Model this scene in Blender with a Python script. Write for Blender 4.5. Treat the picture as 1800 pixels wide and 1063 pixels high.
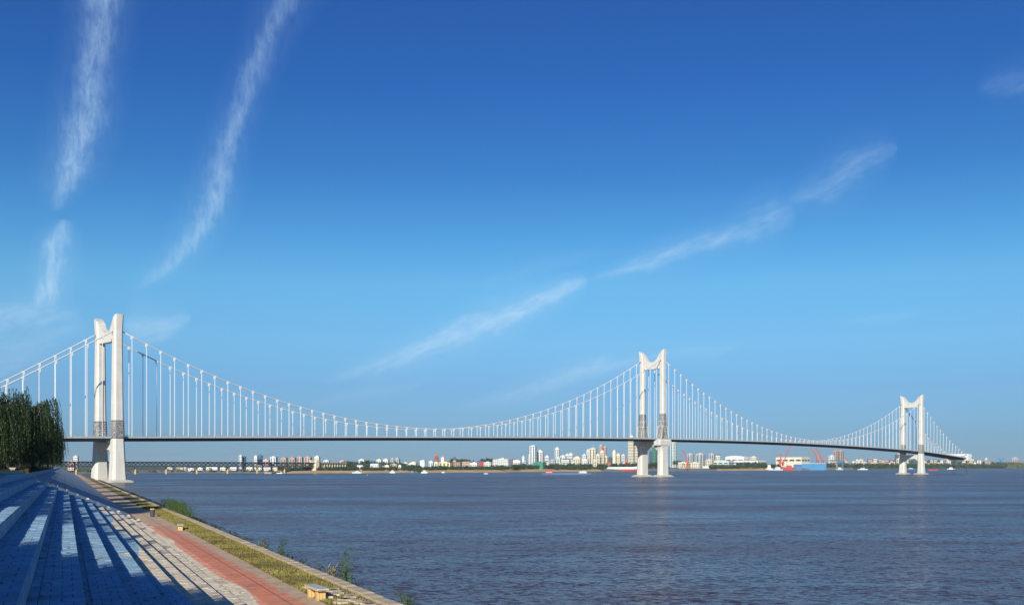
import bpy, math, random
from math import sin, cos, pi, radians, sqrt, atan2, tan
from mathutils import Vector, Matrix
for o in list(bpy.data.objects):
    bpy.data.objects.remove(o)
random.seed(7)
SC = bpy.context.scene
COL = SC.collection

# ------------------------------------------------------------------ camera, sky, sun, exposure
CAM_Z = 12.0                 # eye height above the river
F = 1940.0                   # focal length in photograph pixels
cam_d = bpy.data.cameras.new('camera'); cam = bpy.data.objects.new('camera', cam_d); COL.objects.link(cam)
cam.location = (0, 0, CAM_Z); cam.rotation_euler = (radians(90), 0, 0)
cam_d.sensor_width = 36; cam_d.lens = 36 * F / 1800; cam_d.shift_y = (820 - 531.5) / 1800
cam_d.clip_start = 0.2; cam_d.clip_end = 80000
SC.camera = cam
SC.view_settings.view_transform = 'Standard'; SC.view_settings.look = 'None'
SC.view_settings.exposure = 0.25; SC.view_settings.gamma = 1.0
SC.cycles.use_denoising = True
SC.cycles.max_bounces = 6
SC.cycles.volume_bounces = 0
SUN_AZ = radians(9)          # sun stands behind the camera, a little to the left
SUN_EL = radians(22)

W = bpy.data.worlds.new('World'); SC.world = W; W.use_nodes = True
NT = W.node_tree; NT.nodes.clear()
def N(nt, typ, **kw):
    n = nt.nodes.new(typ)
    for k, v in kw.items():
        if k.startswith('i_'):
            key = k[2:]; n.inputs[int(key) if key.isdigit() else key].default_value = v
        else:
            setattr(n, k, v)
    return n
def M(nt, op, a, b=None, c=None, clamp=False):
    n = nt.nodes.new('ShaderNodeMath'); n.operation = op; n.use_clamp = clamp
    for i, v in enumerate((a, b, c)):
        if v is None: continue
        if isinstance(v, (int, float)): n.inputs[i].default_value = v
        else: nt.links.new(v, n.inputs[i])
    return n.outputs[0]
def MAPR(nt, v, a, b, c, d, smooth=False):
    n = nt.nodes.new('ShaderNodeMapRange'); n.clamp = True
    if smooth: n.interpolation_type = 'SMOOTHSTEP'
    nt.links.new(v, n.inputs[0])
    for i, q in enumerate((a, b, c, d)): n.inputs[i + 1].default_value = q
    return n.outputs[0]
def CURVE(nt, v, pts):
    n = nt.nodes.new('ShaderNodeFloatCurve'); c = n.mapping.curves[0]
    pts = sorted(pts)
    c.points[0].location = pts[0]; c.points[1].location = pts[-1]
    for p in pts[1:-1]: c.points.new(p[0], p[1])
    n.mapping.use_clip = False
    n.mapping.update(); nt.links.new(v, n.inputs[1]); return n.outputs[0]

def build_world():
    nt = NT; L = nt.links.new
    sky = N(nt, 'ShaderNodeTexSky', sky_type='NISHITA', sun_disc=False, sun_elevation=SUN_EL,
            sun_rotation=pi + SUN_AZ, altitude=50, air_density=1.0, dust_density=0.6, ozone_density=3.0)
    tc = N(nt, 'ShaderNodeTexCoord')
    sp = N(nt, 'ShaderNodeSeparateXYZ'); L(tc.outputs['Generated'], sp.inputs[0])
    X, Y, Z = sp.outputs
    az = M(nt, 'ARCTAN2', X, Y)
    el = M(nt, 'ARCSINE', Z)
    # a clearer, deeper zenith and a soft bluish band toward the horizon, the same all round
    e01 = MAPR(nt, el, 0.0, 0.9, 0.0, 1.0)
    ramp = N(nt, 'ShaderNodeValToRGB'); L(e01, ramp.inputs[0])
    cr = ramp.color_ramp
    stops = SKY_STOPS
    cr.elements[0].position = stops[0][0]; cr.elements[0].color = (*stops[0][1], 1)
    cr.elements[1].position = stops[-1][0]; cr.elements[1].color = (*stops[-1][1], 1)
    for p, c in stops[1:-1]:
        e = cr.elements.new(p); e.color = (*c, 1)
    mul = N(nt, 'ShaderNodeMix', data_type='RGBA', blend_type='MULTIPLY'); mul.inputs[0].default_value = 1.0
    L(sky.outputs[0], mul.inputs[6]); L(ramp.outputs[0], mul.inputs[7])
    base = mul.outputs[2]
    # cirrus streaks: centre line, half width and strength along azimuth or elevation
    def ang(px, py):
        u = (px - 900) / F; w = (820 - py) / F
        return math.atan(u), math.atan(w / sqrt(1 + u * u))
    total = None
    nb = N(nt, 'ShaderNodeTexNoise', i_Scale=26.0, i_Detail=3.0, i_Roughness=0.6); L(tc.outputs['Generated'], nb.inputs['Vector'])
    wobble = M(nt, 'MULTIPLY', M(nt, 'SUBTRACT', nb.outputs[0], 0.5), 2.0)
    def fibres(rot, sx, sy):
        vr = N(nt, 'ShaderNodeMapping', vector_type='TEXTURE'); vr.inputs['Rotation'].default_value = (0, rot, 0); vr.inputs['Scale'].default_value = (1/sx, 1.0, 1/sy)
        L(tc.outputs['Generated'], vr.inputs[0])
        nf = N(nt, 'ShaderNodeTexNoise', i_Scale=1.0, i_Detail=5.0, i_Roughness=0.68, i_Distortion=0.5); L(vr.outputs[0], nf.inputs['Vector'])
        return MAPR(nt, nf.outputs[0], 0.28, 0.72, 0.22, 1.0)
    tex_el = fibres(radians(8), 190.0, 60.0); tex_az = fibres(radians(-22), 42.0, 170.0)
    def streak(pts, along, strength, fibre=1.0, seed=0.0, sharp=0.0):
        nonlocal total
        P = []
        for (px, py, hw, k) in pts:
            a, e = ang(px, py); P.append((a, e, hw * (1.0 if along == 'el' else 1.3) / F, k))
        if along == 'el': par = [p[1] for p in P]; oth = [p[0] for p in P]; pv, ov = el, az
        else: par = [p[0] for p in P]; oth = [p[1] for p in P]; pv, ov = az, el
        p0, p1 = min(par), max(par); o0, o1 = min(oth), max(oth)
        t = MAPR(nt, pv, p0, p1, 0, 1)
        cen = CURVE(nt, t, [((p - p0) / (p1 - p0), (o - o0) / (o1 - o0 + 1e-9)) for p, o in zip(par, oth)])
        cen = M(nt, 'ADD', M(nt, 'MULTIPLY', cen, o1 - o0), o0)
        hw = M(nt, 'MULTIPLY', CURVE(nt, t, [((p - p0) / (p1 - p0), q[2] * 20) for p, q in zip(par, P)]), 1 / 20)
        k = CURVE(nt, t, [((p - p0) / (p1 - p0), q[3]) for p, q in zip(par, P)])
        off = M(nt, 'DIVIDE', M(nt, 'SUBTRACT', ov, cen), hw)
        wob = M(nt, 'ADD', off, wobble)
        body = M(nt, 'SUBTRACT', 1.0, M(nt, 'ABSOLUTE', wob), clamp=True)
        body = M(nt, 'ADD', M(nt, 'MULTIPLY', MAPR(nt, body, 0.0, 1.0, 0.0, 1.0, True), 0.8), M(nt, 'MULTIPLY', MAPR(nt, M(nt, 'ABSOLUTE', off), 0.0, 2.2, 0.3, 0.0, True), 1.0))
        m = M(nt, 'MULTIPLY', M(nt, 'MULTIPLY', body, k), tex_el if along == 'el' else tex_az)
        # only in the forward half and inside the streak's own span
        ins = M(nt, 'MULTIPLY', M(nt, 'GREATER_THAN', Y, 0.0), M(nt, 'MULTIPLY', M(nt, 'GREATER_THAN', pv, p0), M(nt, 'LESS_THAN', pv, p1)))
        m = M(nt, 'MULTIPLY', M(nt, 'MULTIPLY', m, ins), strength)
        total = m if total is None else M(nt, 'MAXIMUM', total, m)
    streak([(206, -260, 30, 0), (188, -60, 34, .5), (180, 0, 34, .7), (166, 110, 32, .75), (152, 200, 34, .85), (126, 290, 32, .9), (104, 345, 20, .55), (96, 372, 8, 0)], 'el', 0.6, 1.6, 1.0)
    streak([(112, 385, 10, 0), (104, 420, 22, .8), (98, 470, 24, 1), (86, 515, 26, 1), (74, 545, 26, .5), (60, 575, 20, 0)], 'el', 0.72, 1.0, 5.0)
    streak([(640, -260, 36, 0), (540, -60, 40, .4), (505, 0, 36, .5), (468, 80, 28, .55), (434, 160, 26, .6), (405, 235, 26, .7), (385, 305, 28, .8), (366, 370, 30, .9), (336, 425, 30, .85), (296, 470, 26, .65), (256, 500, 18, .3), (232, 515, 10, 0)], 'el', 0.56, 1.8, 9.0)
    streak([(560, 668, 8, 0), (640, 648, 14, .4), (720, 622, 18, .7), (800, 590, 22, .95), (880, 556, 24, 1), (950, 528, 20, .95), (1000, 508, 15, .8), (1022, 498, 11, .55), (1034, 494, 5, 0)], 'az', 0.75, 1.8, 13.0)
    streak([(1030, 494, 5, 0), (1070, 480, 9, .5), (1130, 460, 15, .8), (1200, 438, 18, .85), (1270, 417, 18, .75), (1330, 392, 28, .65), (1380, 372, 24, .4), (1400, 366, 14, 0)], 'az', 0.52, 1.7, 17.0)
    streak([(1370, 366, 10, 0), (1410, 343, 22, .5), (1470, 315, 30, .6), (1530, 285, 26, .65), (1562, 268, 16, .5), (1578, 262, 6, 0)], 'az', 0.42, 1.2, 21.0)
    streak([(800, 718, 6, 0), (880, 698, 12, .4), (980, 668, 18, .7), (1070, 644, 18, .7), (1130, 630, 12, .4), (1270, 612, 9, .3), (1300, 608, 4, 0)], 'az', 0.55, 1.6, 25.0)
    streak([(540, 712, 6, 0), (620, 694, 10, .5), (700, 678, 10, .5), (760, 670, 6, 0)], 'az', 0.25, 1.2, 29.0)
    streak([(218, 565, 14, 0), (240, 570, 24, .8), (280, 572, 20, .8), (318, 562, 12, .6), (336, 558, 6, 0)], 'az', 0.62, 1.0, 33.0)
    streak([(-320, 566, 14, 0), (-60, 560, 30, .5), (0, 556, 28, .7), (60, 548, 26, .7), (110, 556, 26, .5), (150, 575, 16, 0)], 'az', 0.62, 1.2, 37.0)
    streak([(-360, 650, 16, 0), (-60, 640, 40, .5), (0, 625, 44, .6), (60, 600, 40, .6), (130, 585, 26, .3), (170, 580, 12, 0)], 'az', 0.46, 1.0, 41.0)
    streak([(1715, 150, 8, 0), (1760, 146, 18, .6), (1800, 138, 20, .7), (1900, 126, 12, 0)], 'az', 0.2, 0.8, 45.0)
    streak([(1480, 570, 4, 0), (1550, 558, 7, .6), (1630, 548, 4, 0)], 'az', 0.28, 1.0, 49.0)
    streak([(840, 505, 8, 0), (900, 480, 20, .5), (960, 460, 16, .5), (1060, 445, 10, .3), (1160, 430, 6, 0)], 'az', 0.16, 1.0, 53.0)
    mix = N(nt, 'ShaderNodeMix', data_type='RGBA'); L(total, mix.inputs[0]); L(base, mix.inputs[6])
    mix.inputs[7].default_value = (*CIRRUS, 1)
    bg = N(nt, 'ShaderNodeBackground'); L(mix.outputs[2], bg.inputs[0]); bg.inputs[1].default_value = SKY_STRENGTH
    out = N(nt, 'ShaderNodeOutputWorld'); L(bg.outputs[0], out.inputs[0])
SKY_STRENGTH = 0.103
CIRRUS = (4.2, 6.0, 7.8)
SKY_STOPS = [(0.0, (.34, .56, .94)), (0.03, (.28, .48, .86)), (0.079, (.31, .52, .82)), (0.124, (.38, .65, .87)), (0.18, (.38, .73, .91)),
             (0.224, (.28, .64, .88)), (0.288, (.184, .485, .80)), (0.366, (.142, .39, .76)), (0.45, (.135, .355, .74)), (1.0, (.135, .355, .74))]
build_world()

sun_d = bpy.data.lights.new('sun', 'SUN'); sun = bpy.data.objects.new('sun', sun_d); COL.objects.link(sun)
sun_d.energy = 5.0; sun_d.angle = radians(0.5); sun_d.color = (1.0, 0.93, 0.80)
to_sun = Vector((-sin(SUN_AZ) * cos(SUN_EL), -cos(SUN_AZ) * cos(SUN_EL), sin(SUN_EL)))
sun.rotation_euler = to_sun.to_track_quat('Z', 'Y').to_euler()
sun.location = (0, -50, 60)

# ------------------------------------------------------------------ helpers
def at(px, D, z=0.0):
    return Vector(((px - 900) / F * D, D, z))
def zat(py, D):
    return CAM_Z + (820 - py) * D / F

class MB:
    def __init__(s): s.v = []; s.f = []; s.m = []
    def add(s, vs, fs, mi=0):
        b = len(s.v); s.v += [tuple(v) for v in vs]
        for f in fs: s.f.append(tuple(i + b for i in f)); s.m.append(mi)
    def box(s, x0, x1, y0, y1, z0, z1, mi=0, T=None):
        vs = [(x0,y0,z0),(x1,y0,z0),(x1,y1,z0),(x0,y1,z0),(x0,y0,z1),(x1,y0,z1),(x1,y1,z1),(x0,y1,z1)]
        if T is not None: vs = [T @ Vector(v) for v in vs]
        s.add(vs, [(0,3,2,1),(4,5,6,7),(0,1,5,4),(1,2,6,5),(2,3,7,6),(3,0,4,7)], mi)
    def rings(s, rings, mi=0, cap=True):
        n = len(rings[0]); vs = [v for r in rings for v in r]; fs = []
        for i in range(len(rings) - 1):
            for j in range(n):
                a = i*n + j; b = i*n + (j+1) % n
                fs.append((a, b, b+n, a+n))
        if cap:
            fs.append(tuple(reversed(range(n)))); fs.append(tuple(range((len(rings)-1)*n, len(rings)*n)))
        s.add(vs, fs, mi)
    def tube(s, pts, r, n=6, mi=0, cap=True):
        pts = [Vector(p) for p in pts]; rs = r if isinstance(r, (list, tuple)) else [r]*len(pts)
        rg = []
        for i, p in enumerate(pts):
            d = (pts[min(i+1, len(pts)-1)] - pts[max(i-1, 0)]).normalized()
            up = Vector((0,0,1)) if abs(d.z) < 0.92 else Vector((0,1,0))
            a = d.cross(up).normalized(); b = a.cross(d).normalized()
            rg.append([p + (a*cos(2*pi*k/n) + b*sin(2*pi*k/n))*rs[i] for k in range(n)])
        s.rings(rg, mi, cap)
    def bar(s, p, q, w, h=None, mi=0):
        p, q = Vector(p), Vector(q); h = h or w
        d = (q-p).normalized(); up = Vector((0,0,1)) if abs(d.z) < 0.95 else Vector((0,1,0))
        a = d.cross(up).normalized()*w/2; b = a.cross(d).normalized()*h/2
        s.rings([[p-a-b,p+a-b,p+a+b,p-a+b],[q-a-b,q+a-b,q+a+b,q-a+b]], mi)
    def prism(s, poly, axis, a0, a1, mi=0):
        # poly is (p,q) points; axis 'x': (a,p,q); axis 'y': (p,a,q); axis 'z': (p,q,a)
        mk = {'x': lambda a,p,q: (a,p,q), 'y': lambda a,p,q: (p,a,q), 'z': lambda a,p,q: (p,q,a)}[axis]
        s.rings([[mk(a0,p,q) for p,q in poly],[mk(a1,p,q) for p,q in poly]], mi)
    def build(s, name, mats, parent=None, loc=None, rz=None, smooth=False, fix=True):
        me = bpy.data.meshes.new(name); me.from_pydata(s.v, [], s.f)
        mats = mats if isinstance(mats, (list, tuple)) else [mats]
        for m in mats: me.materials.append(m)
        if len(mats) > 1: me.polygons.foreach_set('material_index', s.m)
        if smooth: me.polygons.foreach_set('use_smooth', [True]*len(s.f))
        me.update()
        if fix:
            import bmesh
            bm = bmesh.new(); bm.from_mesh(me); bmesh.ops.recalc_face_normals(bm, faces=bm.faces); bm.to_mesh(me); bm.free()
        return link(name, me, parent, loc, rz)
def link(name, me, parent=None, loc=None, rz=None):
    o = bpy.data.objects.new(name, me); COL.objects.link(o)
    if parent is not None: o.parent = parent
    if loc is not None: o.location = loc
    if rz is not None: o.rotation_euler = (0, 0, rz)
    return o
def tag(o, label=None, cat=None, group=None, kind=None):
    if label: o['label'] = label
    if cat: o['category'] = cat
    if group: o['group'] = group
    if kind: o['kind'] = kind
    return o
def empty(name, loc=(0,0,0), rz=0.0):
    o = bpy.data.objects.new(name, None); COL.objects.link(o); o.location = loc; o.rotation_euler = (0,0,rz)
    o.empty_display_size = 0.5
    return o
def copy_tree(o, parent=None):
    c = o.copy(); COL.objects.link(c)
    if parent is not None: c.parent = parent
    for ch in list(o.children): copy_tree(ch, c)
    return c

# ------------------------------------------------------------------ materials
def principled(name, col, rough=0.7, var=0.15, scale=0.5, bump=0.0, bscale=None, metal=0.0, detail=5.0, coat=None, spec=None, stretch=None):
    m = bpy.data.materials.new(name); m.use_nodes = True; nt = m.node_tree; L = nt.links.new
    b = nt.nodes['Principled BSDF']; b.inputs['Roughness'].default_value = rough; b.inputs['Metallic'].default_value = metal
    if spec is not None: b.inputs['Specular IOR Level'].default_value = spec
    tc = N(nt, 'ShaderNodeTexCoord'); mp = N(nt, 'ShaderNodeMapping'); L(tc.outputs['Object'], mp.inputs[0])
    if stretch: mp.inputs['Scale'].default_value = stretch
    nz = N(nt, 'ShaderNodeTexNoise', i_Scale=scale, i_Detail=detail, i_Roughness=0.6); L(mp.outputs[0], nz.inputs['Vector'])
    mx = N(nt, 'ShaderNodeMix', data_type='RGBA')
    f = MAPR(nt, nz.outputs[0], 0.3, 0.7, 0, 1); L(f, mx.inputs[0])
    mx.inputs[6].default_value = (*[c*(1-var) for c in col], 1); mx.inputs[7].default_value = (*[min(1, c*(1+var)) for c in col], 1)
    L(mx.outputs[2], b.inputs['Base Color'])
    if bump:
        bz = N(nt, 'ShaderNodeTexNoise', i_Scale=bscale or scale*6, i_Detail=4.0); L(mp.outputs[0], bz.inputs['Vector'])
        bp = N(nt, 'ShaderNodeBump', i_Strength=bump, i_Distance=0.05); L(bz.outputs[0], bp.inputs['Height']); L(bp.outputs[0], b.inputs['Normal'])
    m.diffuse_color = (*col, 1)
    return m
MAT = {}
def mat(key, col, **kw):
    if key not in MAT: MAT[key] = principled(key, col, **kw)
    return MAT[key]

def concrete_tower(name, col):
    # pale painted concrete with faint lift lines and vertical runs
    m = bpy.data.materials.new(name); m.use_nodes = True; nt = m.node_tree; L = nt.links.new
    b = nt.nodes['Principled BSDF']; b.inputs['Roughness'].default_value = 0.75
    g = N(nt, 'ShaderNodeNewGeometry'); sp = N(nt, 'ShaderNodeSeparateXYZ'); L(g.outputs['Position'], sp.inputs[0])
    fr = M(nt, 'FRACT', M(nt, 'MULTIPLY', sp.outputs[2], 1/4.5))
    line = M(nt, 'LESS_THAN', fr, 0.06)
    mp = N(nt, 'ShaderNodeMapping'); mp.inputs['Scale'].default_value = (0.5, 0.5, 0.04); L(g.outputs['Position'], mp.inputs[0])
    nz = N(nt, 'ShaderNodeTexNoise', i_Scale=1.0, i_Detail=5.0); L(mp.outputs[0], nz.inputs['Vector'])
    n2 = N(nt, 'ShaderNodeTexNoise', i_Scale=0.12, i_Detail=6.0); L(g.outputs['Position'], n2.inputs['Vector'])
    f = M(nt, 'ADD', M(nt, 'MULTIPLY', nz.outputs[0], 0.55), M(nt, 'MULTIPLY', n2.outputs[0], 0.45))
    f = M(nt, 'SUBTRACT', MAPR(nt, f, 0.33, 0.62, 0, 1), M(nt, 'MULTIPLY', line, 0.45), clamp=True)
    mx = N(nt, 'ShaderNodeMix', data_type='RGBA'); L(f, mx.inputs[0])
    mx.inputs[6].default_value = (*[c*0.80 for c in col], 1); mx.inputs[7].default_value = (*col, 1)
    # tide stain near the waterline: a band with its own ragged edge
    st = MAPR(nt, M(nt, 'ADD', sp.outputs[2], M(nt, 'MULTIPLY', nz.outputs[0], 3.0)), 2.0, 5.0, 0.55, 0.0)
    m2 = N(nt, 'ShaderNodeMix', data_type='RGBA'); L(st, m2.inputs[0]); L(mx.outputs[2], m2.inputs[6]); m2.inputs[7].default_value = (0.26, 0.22, 0.16, 1)
    L(m2.outputs[2], b.inputs['Base Color']); return m
TOWER = concrete_tower('tower_concrete', (0.60, 0.59, 0.55))

def relief_material():
    m = bpy.data.materials.new('carved_relief'); m.use_nodes = True; nt = m.node_tree; L = nt.links.new
    b = nt.nodes['Principled BSDF']; b.inputs['Roughness'].default_value = 0.6
    tc = N(nt, 'ShaderNodeTexCoord')
    v = N(nt, 'ShaderNodeTexVoronoi', i_Scale=1.9); L(tc.outputs['Object'], v.inputs['Vector'])
    n = N(nt, 'ShaderNodeTexNoise', i_Scale=2.2, i_Detail=6.0, i_Roughness=0.75); L(tc.outputs['Object'], n.inputs['Vector'])
    f = MAPR(nt, M(nt, 'ADD', M(nt, 'MULTIPLY', v.outputs['Distance'], 0.5), M(nt, 'MULTIPLY', n.outputs[0], 0.6)), 0.42, 0.72, 0, 1)
    r = N(nt, 'ShaderNodeValToRGB'); L(f, r.inputs[0])
    r.color_ramp.elements[0].color = (0.035, 0.037, 0.045, 1); r.color_ramp.elements[0].position = 0.25
    r.color_ramp.elements[1].color = (0.54, 0.54, 0.51, 1); r.color_ramp.elements[1].position = 0.85
    L(r.outputs[0], b.inputs['Base Color'])
    bp = N(nt, 'ShaderNodeBump', i_Strength=0.6, i_Distance=0.3); L(f, bp.inputs['Height']); L(bp.outputs[0], b.inputs['Normal'])
    return m
RELIEF = relief_material()
WHITE = principled('white_paint', (0.66, 0.67, 0.67), rough=0.45, var=0.04, scale=0.3)
CABLE = principled('cable_wrap', (0.52, 0.54, 0.56), rough=0.5, var=0.10, scale=0.2)
GIRDER = principled('girder_shade_black', (0.030, 0.034, 0.042), rough=0.6, var=0.2, scale=0.2)  # near-black puts the shade under the deck into the colour
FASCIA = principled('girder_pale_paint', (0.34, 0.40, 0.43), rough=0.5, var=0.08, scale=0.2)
ASPHALT = principled('asphalt', (0.05, 0.05, 0.052), rough=0.9, var=0.15, scale=0.6)
STEEL = principled('weathered_steel', (0.05, 0.056, 0.06), rough=0.6, var=0.2, scale=0.1)
PIER = principled('ochre_stone', (0.46, 0.33, 0.18), rough=0.8, var=0.12, scale=0.15)

# ------------------------------------------------------------------ river
WAVE_BIG, WAVE_SMALL, REFLECT = 0.45, 1.6, 0.76
def water_material():
    m = bpy.data.materials.new('river_water'); m.use_nodes = True; nt = m.node_tree; L = nt.links.new
    b = nt.nodes['Principled BSDF']; b.inputs['IOR'].default_value = 1.33
    g = N(nt, 'ShaderNodeNewGeometry')
    def mapped(sx, sy, rz=0.0):
        mp = N(nt, 'ShaderNodeMapping'); mp.inputs['Scale'].default_value = (sx, sy, 1); mp.inputs['Rotation'].default_value = (0, 0, rz)
        L(g.outputs['Position'], mp.inputs[0]); return mp.outputs[0]
    big = N(nt, 'ShaderNodeTexNoise', i_Scale=1.0, i_Detail=5.0, i_Roughness=0.65); L(mapped(0.0035, 0.011, 0.12), big.inputs['Vector'])
    big2 = N(nt, 'ShaderNodeTexNoise', i_Scale=1.0, i_Detail=3.0); L(mapped(0.02, 0.055, -0.15), big2.inputs['Vector'])
    wind = MAPR(nt, M(nt, 'ADD', M(nt, 'MULTIPLY', big.outputs[0], 0.65), M(nt, 'MULTIPLY', big2.outputs[0], 0.35)), 0.36, 0.64, 0, 1)
    # ripples as a field of surface slopes, so that far water keeps its choppiness
    def slopes(vec, k, d):
        n = N(nt, 'ShaderNodeTexNoise', i_Scale=1.0, i_Detail=d, i_Roughness=0.62, i_Distortion=0.6); L(vec, n.inputs['Vector'])
        v = N(nt, 'ShaderNodeVectorMath', operation='SUBTRACT'); L(n.outputs['Color'], v.inputs[0]); v.inputs[1].default_value = (0.5, 0.5, 0.5)
        w = N(nt, 'ShaderNodeVectorMath', operation='MULTIPLY'); L(v.outputs[0], w.inputs[0]); w.inputs[1].default_value = (k*0.8, k, 0)
        return w.outputs[0]
    s1 = slopes(mapped(0.10, 0.22, 0.15), WAVE_BIG, 2.0); s2 = slopes(mapped(1.15, 2.1, -0.25), WAVE_SMALL, 4.0)
    ad = N(nt, 'ShaderNodeVectorMath', operation='ADD'); L(s1, ad.inputs[0]); L(s2, ad.inputs[1])
    scl = N(nt, 'ShaderNodeVectorMath', operation='SCALE'); L(ad.outputs[0], scl.inputs[0]); L(MAPR(nt, wind, 0, 1, 0.6, 1.35), scl.inputs['Scale'])
    up = N(nt, 'ShaderNodeVectorMath', operation='ADD'); L(scl.outputs[0], up.inputs[0]); up.inputs[1].default_value = (0, 0, 1)
    nm = N(nt, 'ShaderNodeVectorMath', operation='NORMALIZE'); L(up.outputs[0], nm.inputs[0]); 
    mx = N(nt, 'ShaderNodeMix', data_type='RGBA'); L(wind, mx.inputs[0])
    mx.inputs[6].default_value = (0.058, 0.043, 0.056, 1); mx.inputs[7].default_value = (0.100, 0.067, 0.068, 1)
    # silty body under a sky-reflecting, choppy skin; short waves hide part of one another's reflection
    body = N(nt, 'ShaderNodeBsdfDiffuse'); L(mx.outputs[2], body.inputs[0])
    skin = N(nt, 'ShaderNodeBsdfGlossy'); L(MAPR(nt, wind, 0, 1, 0.17, 0.25), skin.inputs['Roughness']); L(nm.outputs[0], skin.inputs['Normal'])
    fr = N(nt, 'ShaderNodeFresnel', i_IOR=1.33); L(nm.outputs[0], fr.inputs['Normal'])
    ms = N(nt, 'ShaderNodeMixShader'); L(M(nt, 'MULTIPLY', fr.outputs[0], MAPR(nt, wind, 0, 1, REFLECT*1.15, REFLECT*.7)), ms.inputs[0]); L(body.outputs[0], ms.inputs[1]); L(skin.outputs[0], ms.inputs[2])
    nt.nodes.remove(b); L(ms.outputs[0], nt.nodes['Material Output'].inputs[0])
    return m
WATER = water_material()
b = MB(); b.add([(-30000,-800,0),(30000,-800,0),(30000,32000,0),(-30000,32000,0)], [(0,1,2,3)])
tag(b.build('river', WATER, fix=False), 'wide muddy blue river filling the foreground', None, kind='structure')

# ------------------------------------------------------------------ far bank terrain
SHORE = [(-300,832.5),(100,832.5),(180,831.5),(280,830.5),(420,831),(500,831.3),(560,831.2),(640,831),(760,830.2),(880,829.8),(915,829),(1060,828.3),(1160,827.6),(1250,827),(1340,826.4),(1420,826),(1500,825),(1600,824.3),(1700,823.9),(1800,823.6),(2100,823.2)]
def shoreD(px):
    px = max(SHORE[0][0], min(SHORE[-1][0], px))
    for (a, ya), (c, yc) in zip(SHORE, SHORE[1:]):
        if px <= c:
            t = (px-a)/(c-a); return CAM_Z*F/(ya+(yc-ya)*t-820)
SAND = principled('river_sand', (0.50, 0.35, 0.17), rough=0.9, var=0.18, scale=0.02)
TURF = principled('bank_turf', (0.075, 0.10, 0.035), rough=0.95, var=0.35, scale=0.03)
QUAY = principled('quay_stone', (0.20, 0.20, 0.18), rough=0.9, var=0.25, scale=0.04)
b = MB()
xs = list(range(-300, 2101, 12)); rows = [(-30,-6),(0,0.0),(14,1.6),(45,5.0),(70,5.6),(260,7.5),(700,9),(1500,10),(4000,10.6),(12000,11)]
rng = random.Random(3)
for i, x in enumerate(xs):
    D = shoreD(x); jig = rng.uniform(-6, 6)
    for off, z in rows:
        sc = D/2400.0
        b.v.append(tuple(at(x, D + off*sc + (jig if off < 100 else 0), min(11.2, z*(sc if z > 0 else 1)))))
nr = len(rows)
for i in range(len(xs)-1):
    for j in range(nr-1):
        b.f.append((i*nr+j, (i+1)*nr+j, (i+1)*nr+j+1, i*nr+j+1))
        x = xs[i]
        b.m.append(0 if (j < 4 and (478 < x < 905 or 905 <= x < 1056 or 1250 < x < 1350)) else (2 if j < 4 and (x < 478 or 1056 <= x <= 1250 or 1350 <= x < 1500) else 1))
tag(b.build('far_bank', [SAND, TURF, QUAY]), None, None, kind='structure')

# ------------------------------------------------------------------ the suspension bridge
BU = Vector((0.7160, 0.6981, 0)); BROT = atan2(BU.y, BU.x)
bridge = empty('suspension_bridge', (168.1, 1320.4, 0), BROT)
tag(bridge, 'long white suspension bridge with three towers crossing the river', 'bridge')
SP = 670.0; CW = 15.2
DECKZ = [(-1.75, 27), (-1.5, 29.5), (-1.2, 32.6), (-1.0, 34.9), (-0.5, 41.3), (0.0, 45.6), (0.5, 44.9), (1.0, 37.6), (1.27, 27.2), (1.6, 14)]
def deckz(x):
    s = x/SP; P = DECKZ
    for i in range(1, len(P)-2):
        if P[i][0] <= s <= P[i+1][0] or (i == 1 and s < P[1][0]) or (i == len(P)-3):
            p0, p1, p2, p3 = P[i-1], P[i], P[i+1], P[i+2]
            h = p2[0]-p1[0]; t = (s-p1[0])/h
            m1 = (p2[1]-p0[1])/(p2[0]-p0[0])*h; m2 = (p3[1]-p1[1])/(p3[0]-p1[0])*h
            return (2*t**3-3*t*t+1)*p1[1]+(t**3-2*t*t+t)*m1+(-2*t**3+3*t*t)*p2[1]+(t**3-t*t)*m2
X0, X1 = -1.42*SP, SP*1.262
def cablez(x):
    s = x/SP
    if s <= -1: q = -s-1; return 117 - 400*q + 120*q*q
    if s <= 0: q = s+1; return 117 + 23*q - 4*79.8*q*(1-q)
    if s <= 1: return 140 - 25*s - 4*78.6*s*(1-s)
    q = (s-1)/0.262; return 115 - 83.5*q - 4*9.0*q*(1-q)
# deck: pale fascia and deck plate on a streamlined box girder, underside shade in its colour
dk = empty('deck'); dk.parent = bridge
xs_ = [X0 + (X1-X0)*i/110 for i in range(111)]
def sweep(prof):
    return [[(x, y, deckz(x)+z) for y, z in prof] for x in xs_]
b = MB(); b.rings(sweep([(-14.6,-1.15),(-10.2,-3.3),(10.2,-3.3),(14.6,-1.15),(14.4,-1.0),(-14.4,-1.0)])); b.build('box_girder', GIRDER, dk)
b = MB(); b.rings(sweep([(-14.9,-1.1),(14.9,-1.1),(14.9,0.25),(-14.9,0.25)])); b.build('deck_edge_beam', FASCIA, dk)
b = MB(); b.rings(sweep([(-13.2,0.26),(13.2,0.26),(13.2,0.34),(-13.2,0.34)])); b.build('roadway', ASPHALT, dk)
for sy in (-1, 1):
    b = MB()
    for x in [X0 + 5.9*i for i in range(int((X1-X0)/5.9))]:
        z = deckz(x)+0.25; b.box(x-0.12, x+0.12, sy*14.6-0.1, sy*14.6+0.1, z, z+1.15)
    for zz in (0.75, 1.4):
        b.tube([(x, sy*14.6, deckz(x)+zz) for x in xs_], 0.09, 4)
    b.build('railing', FASCIA, dk)

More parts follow.
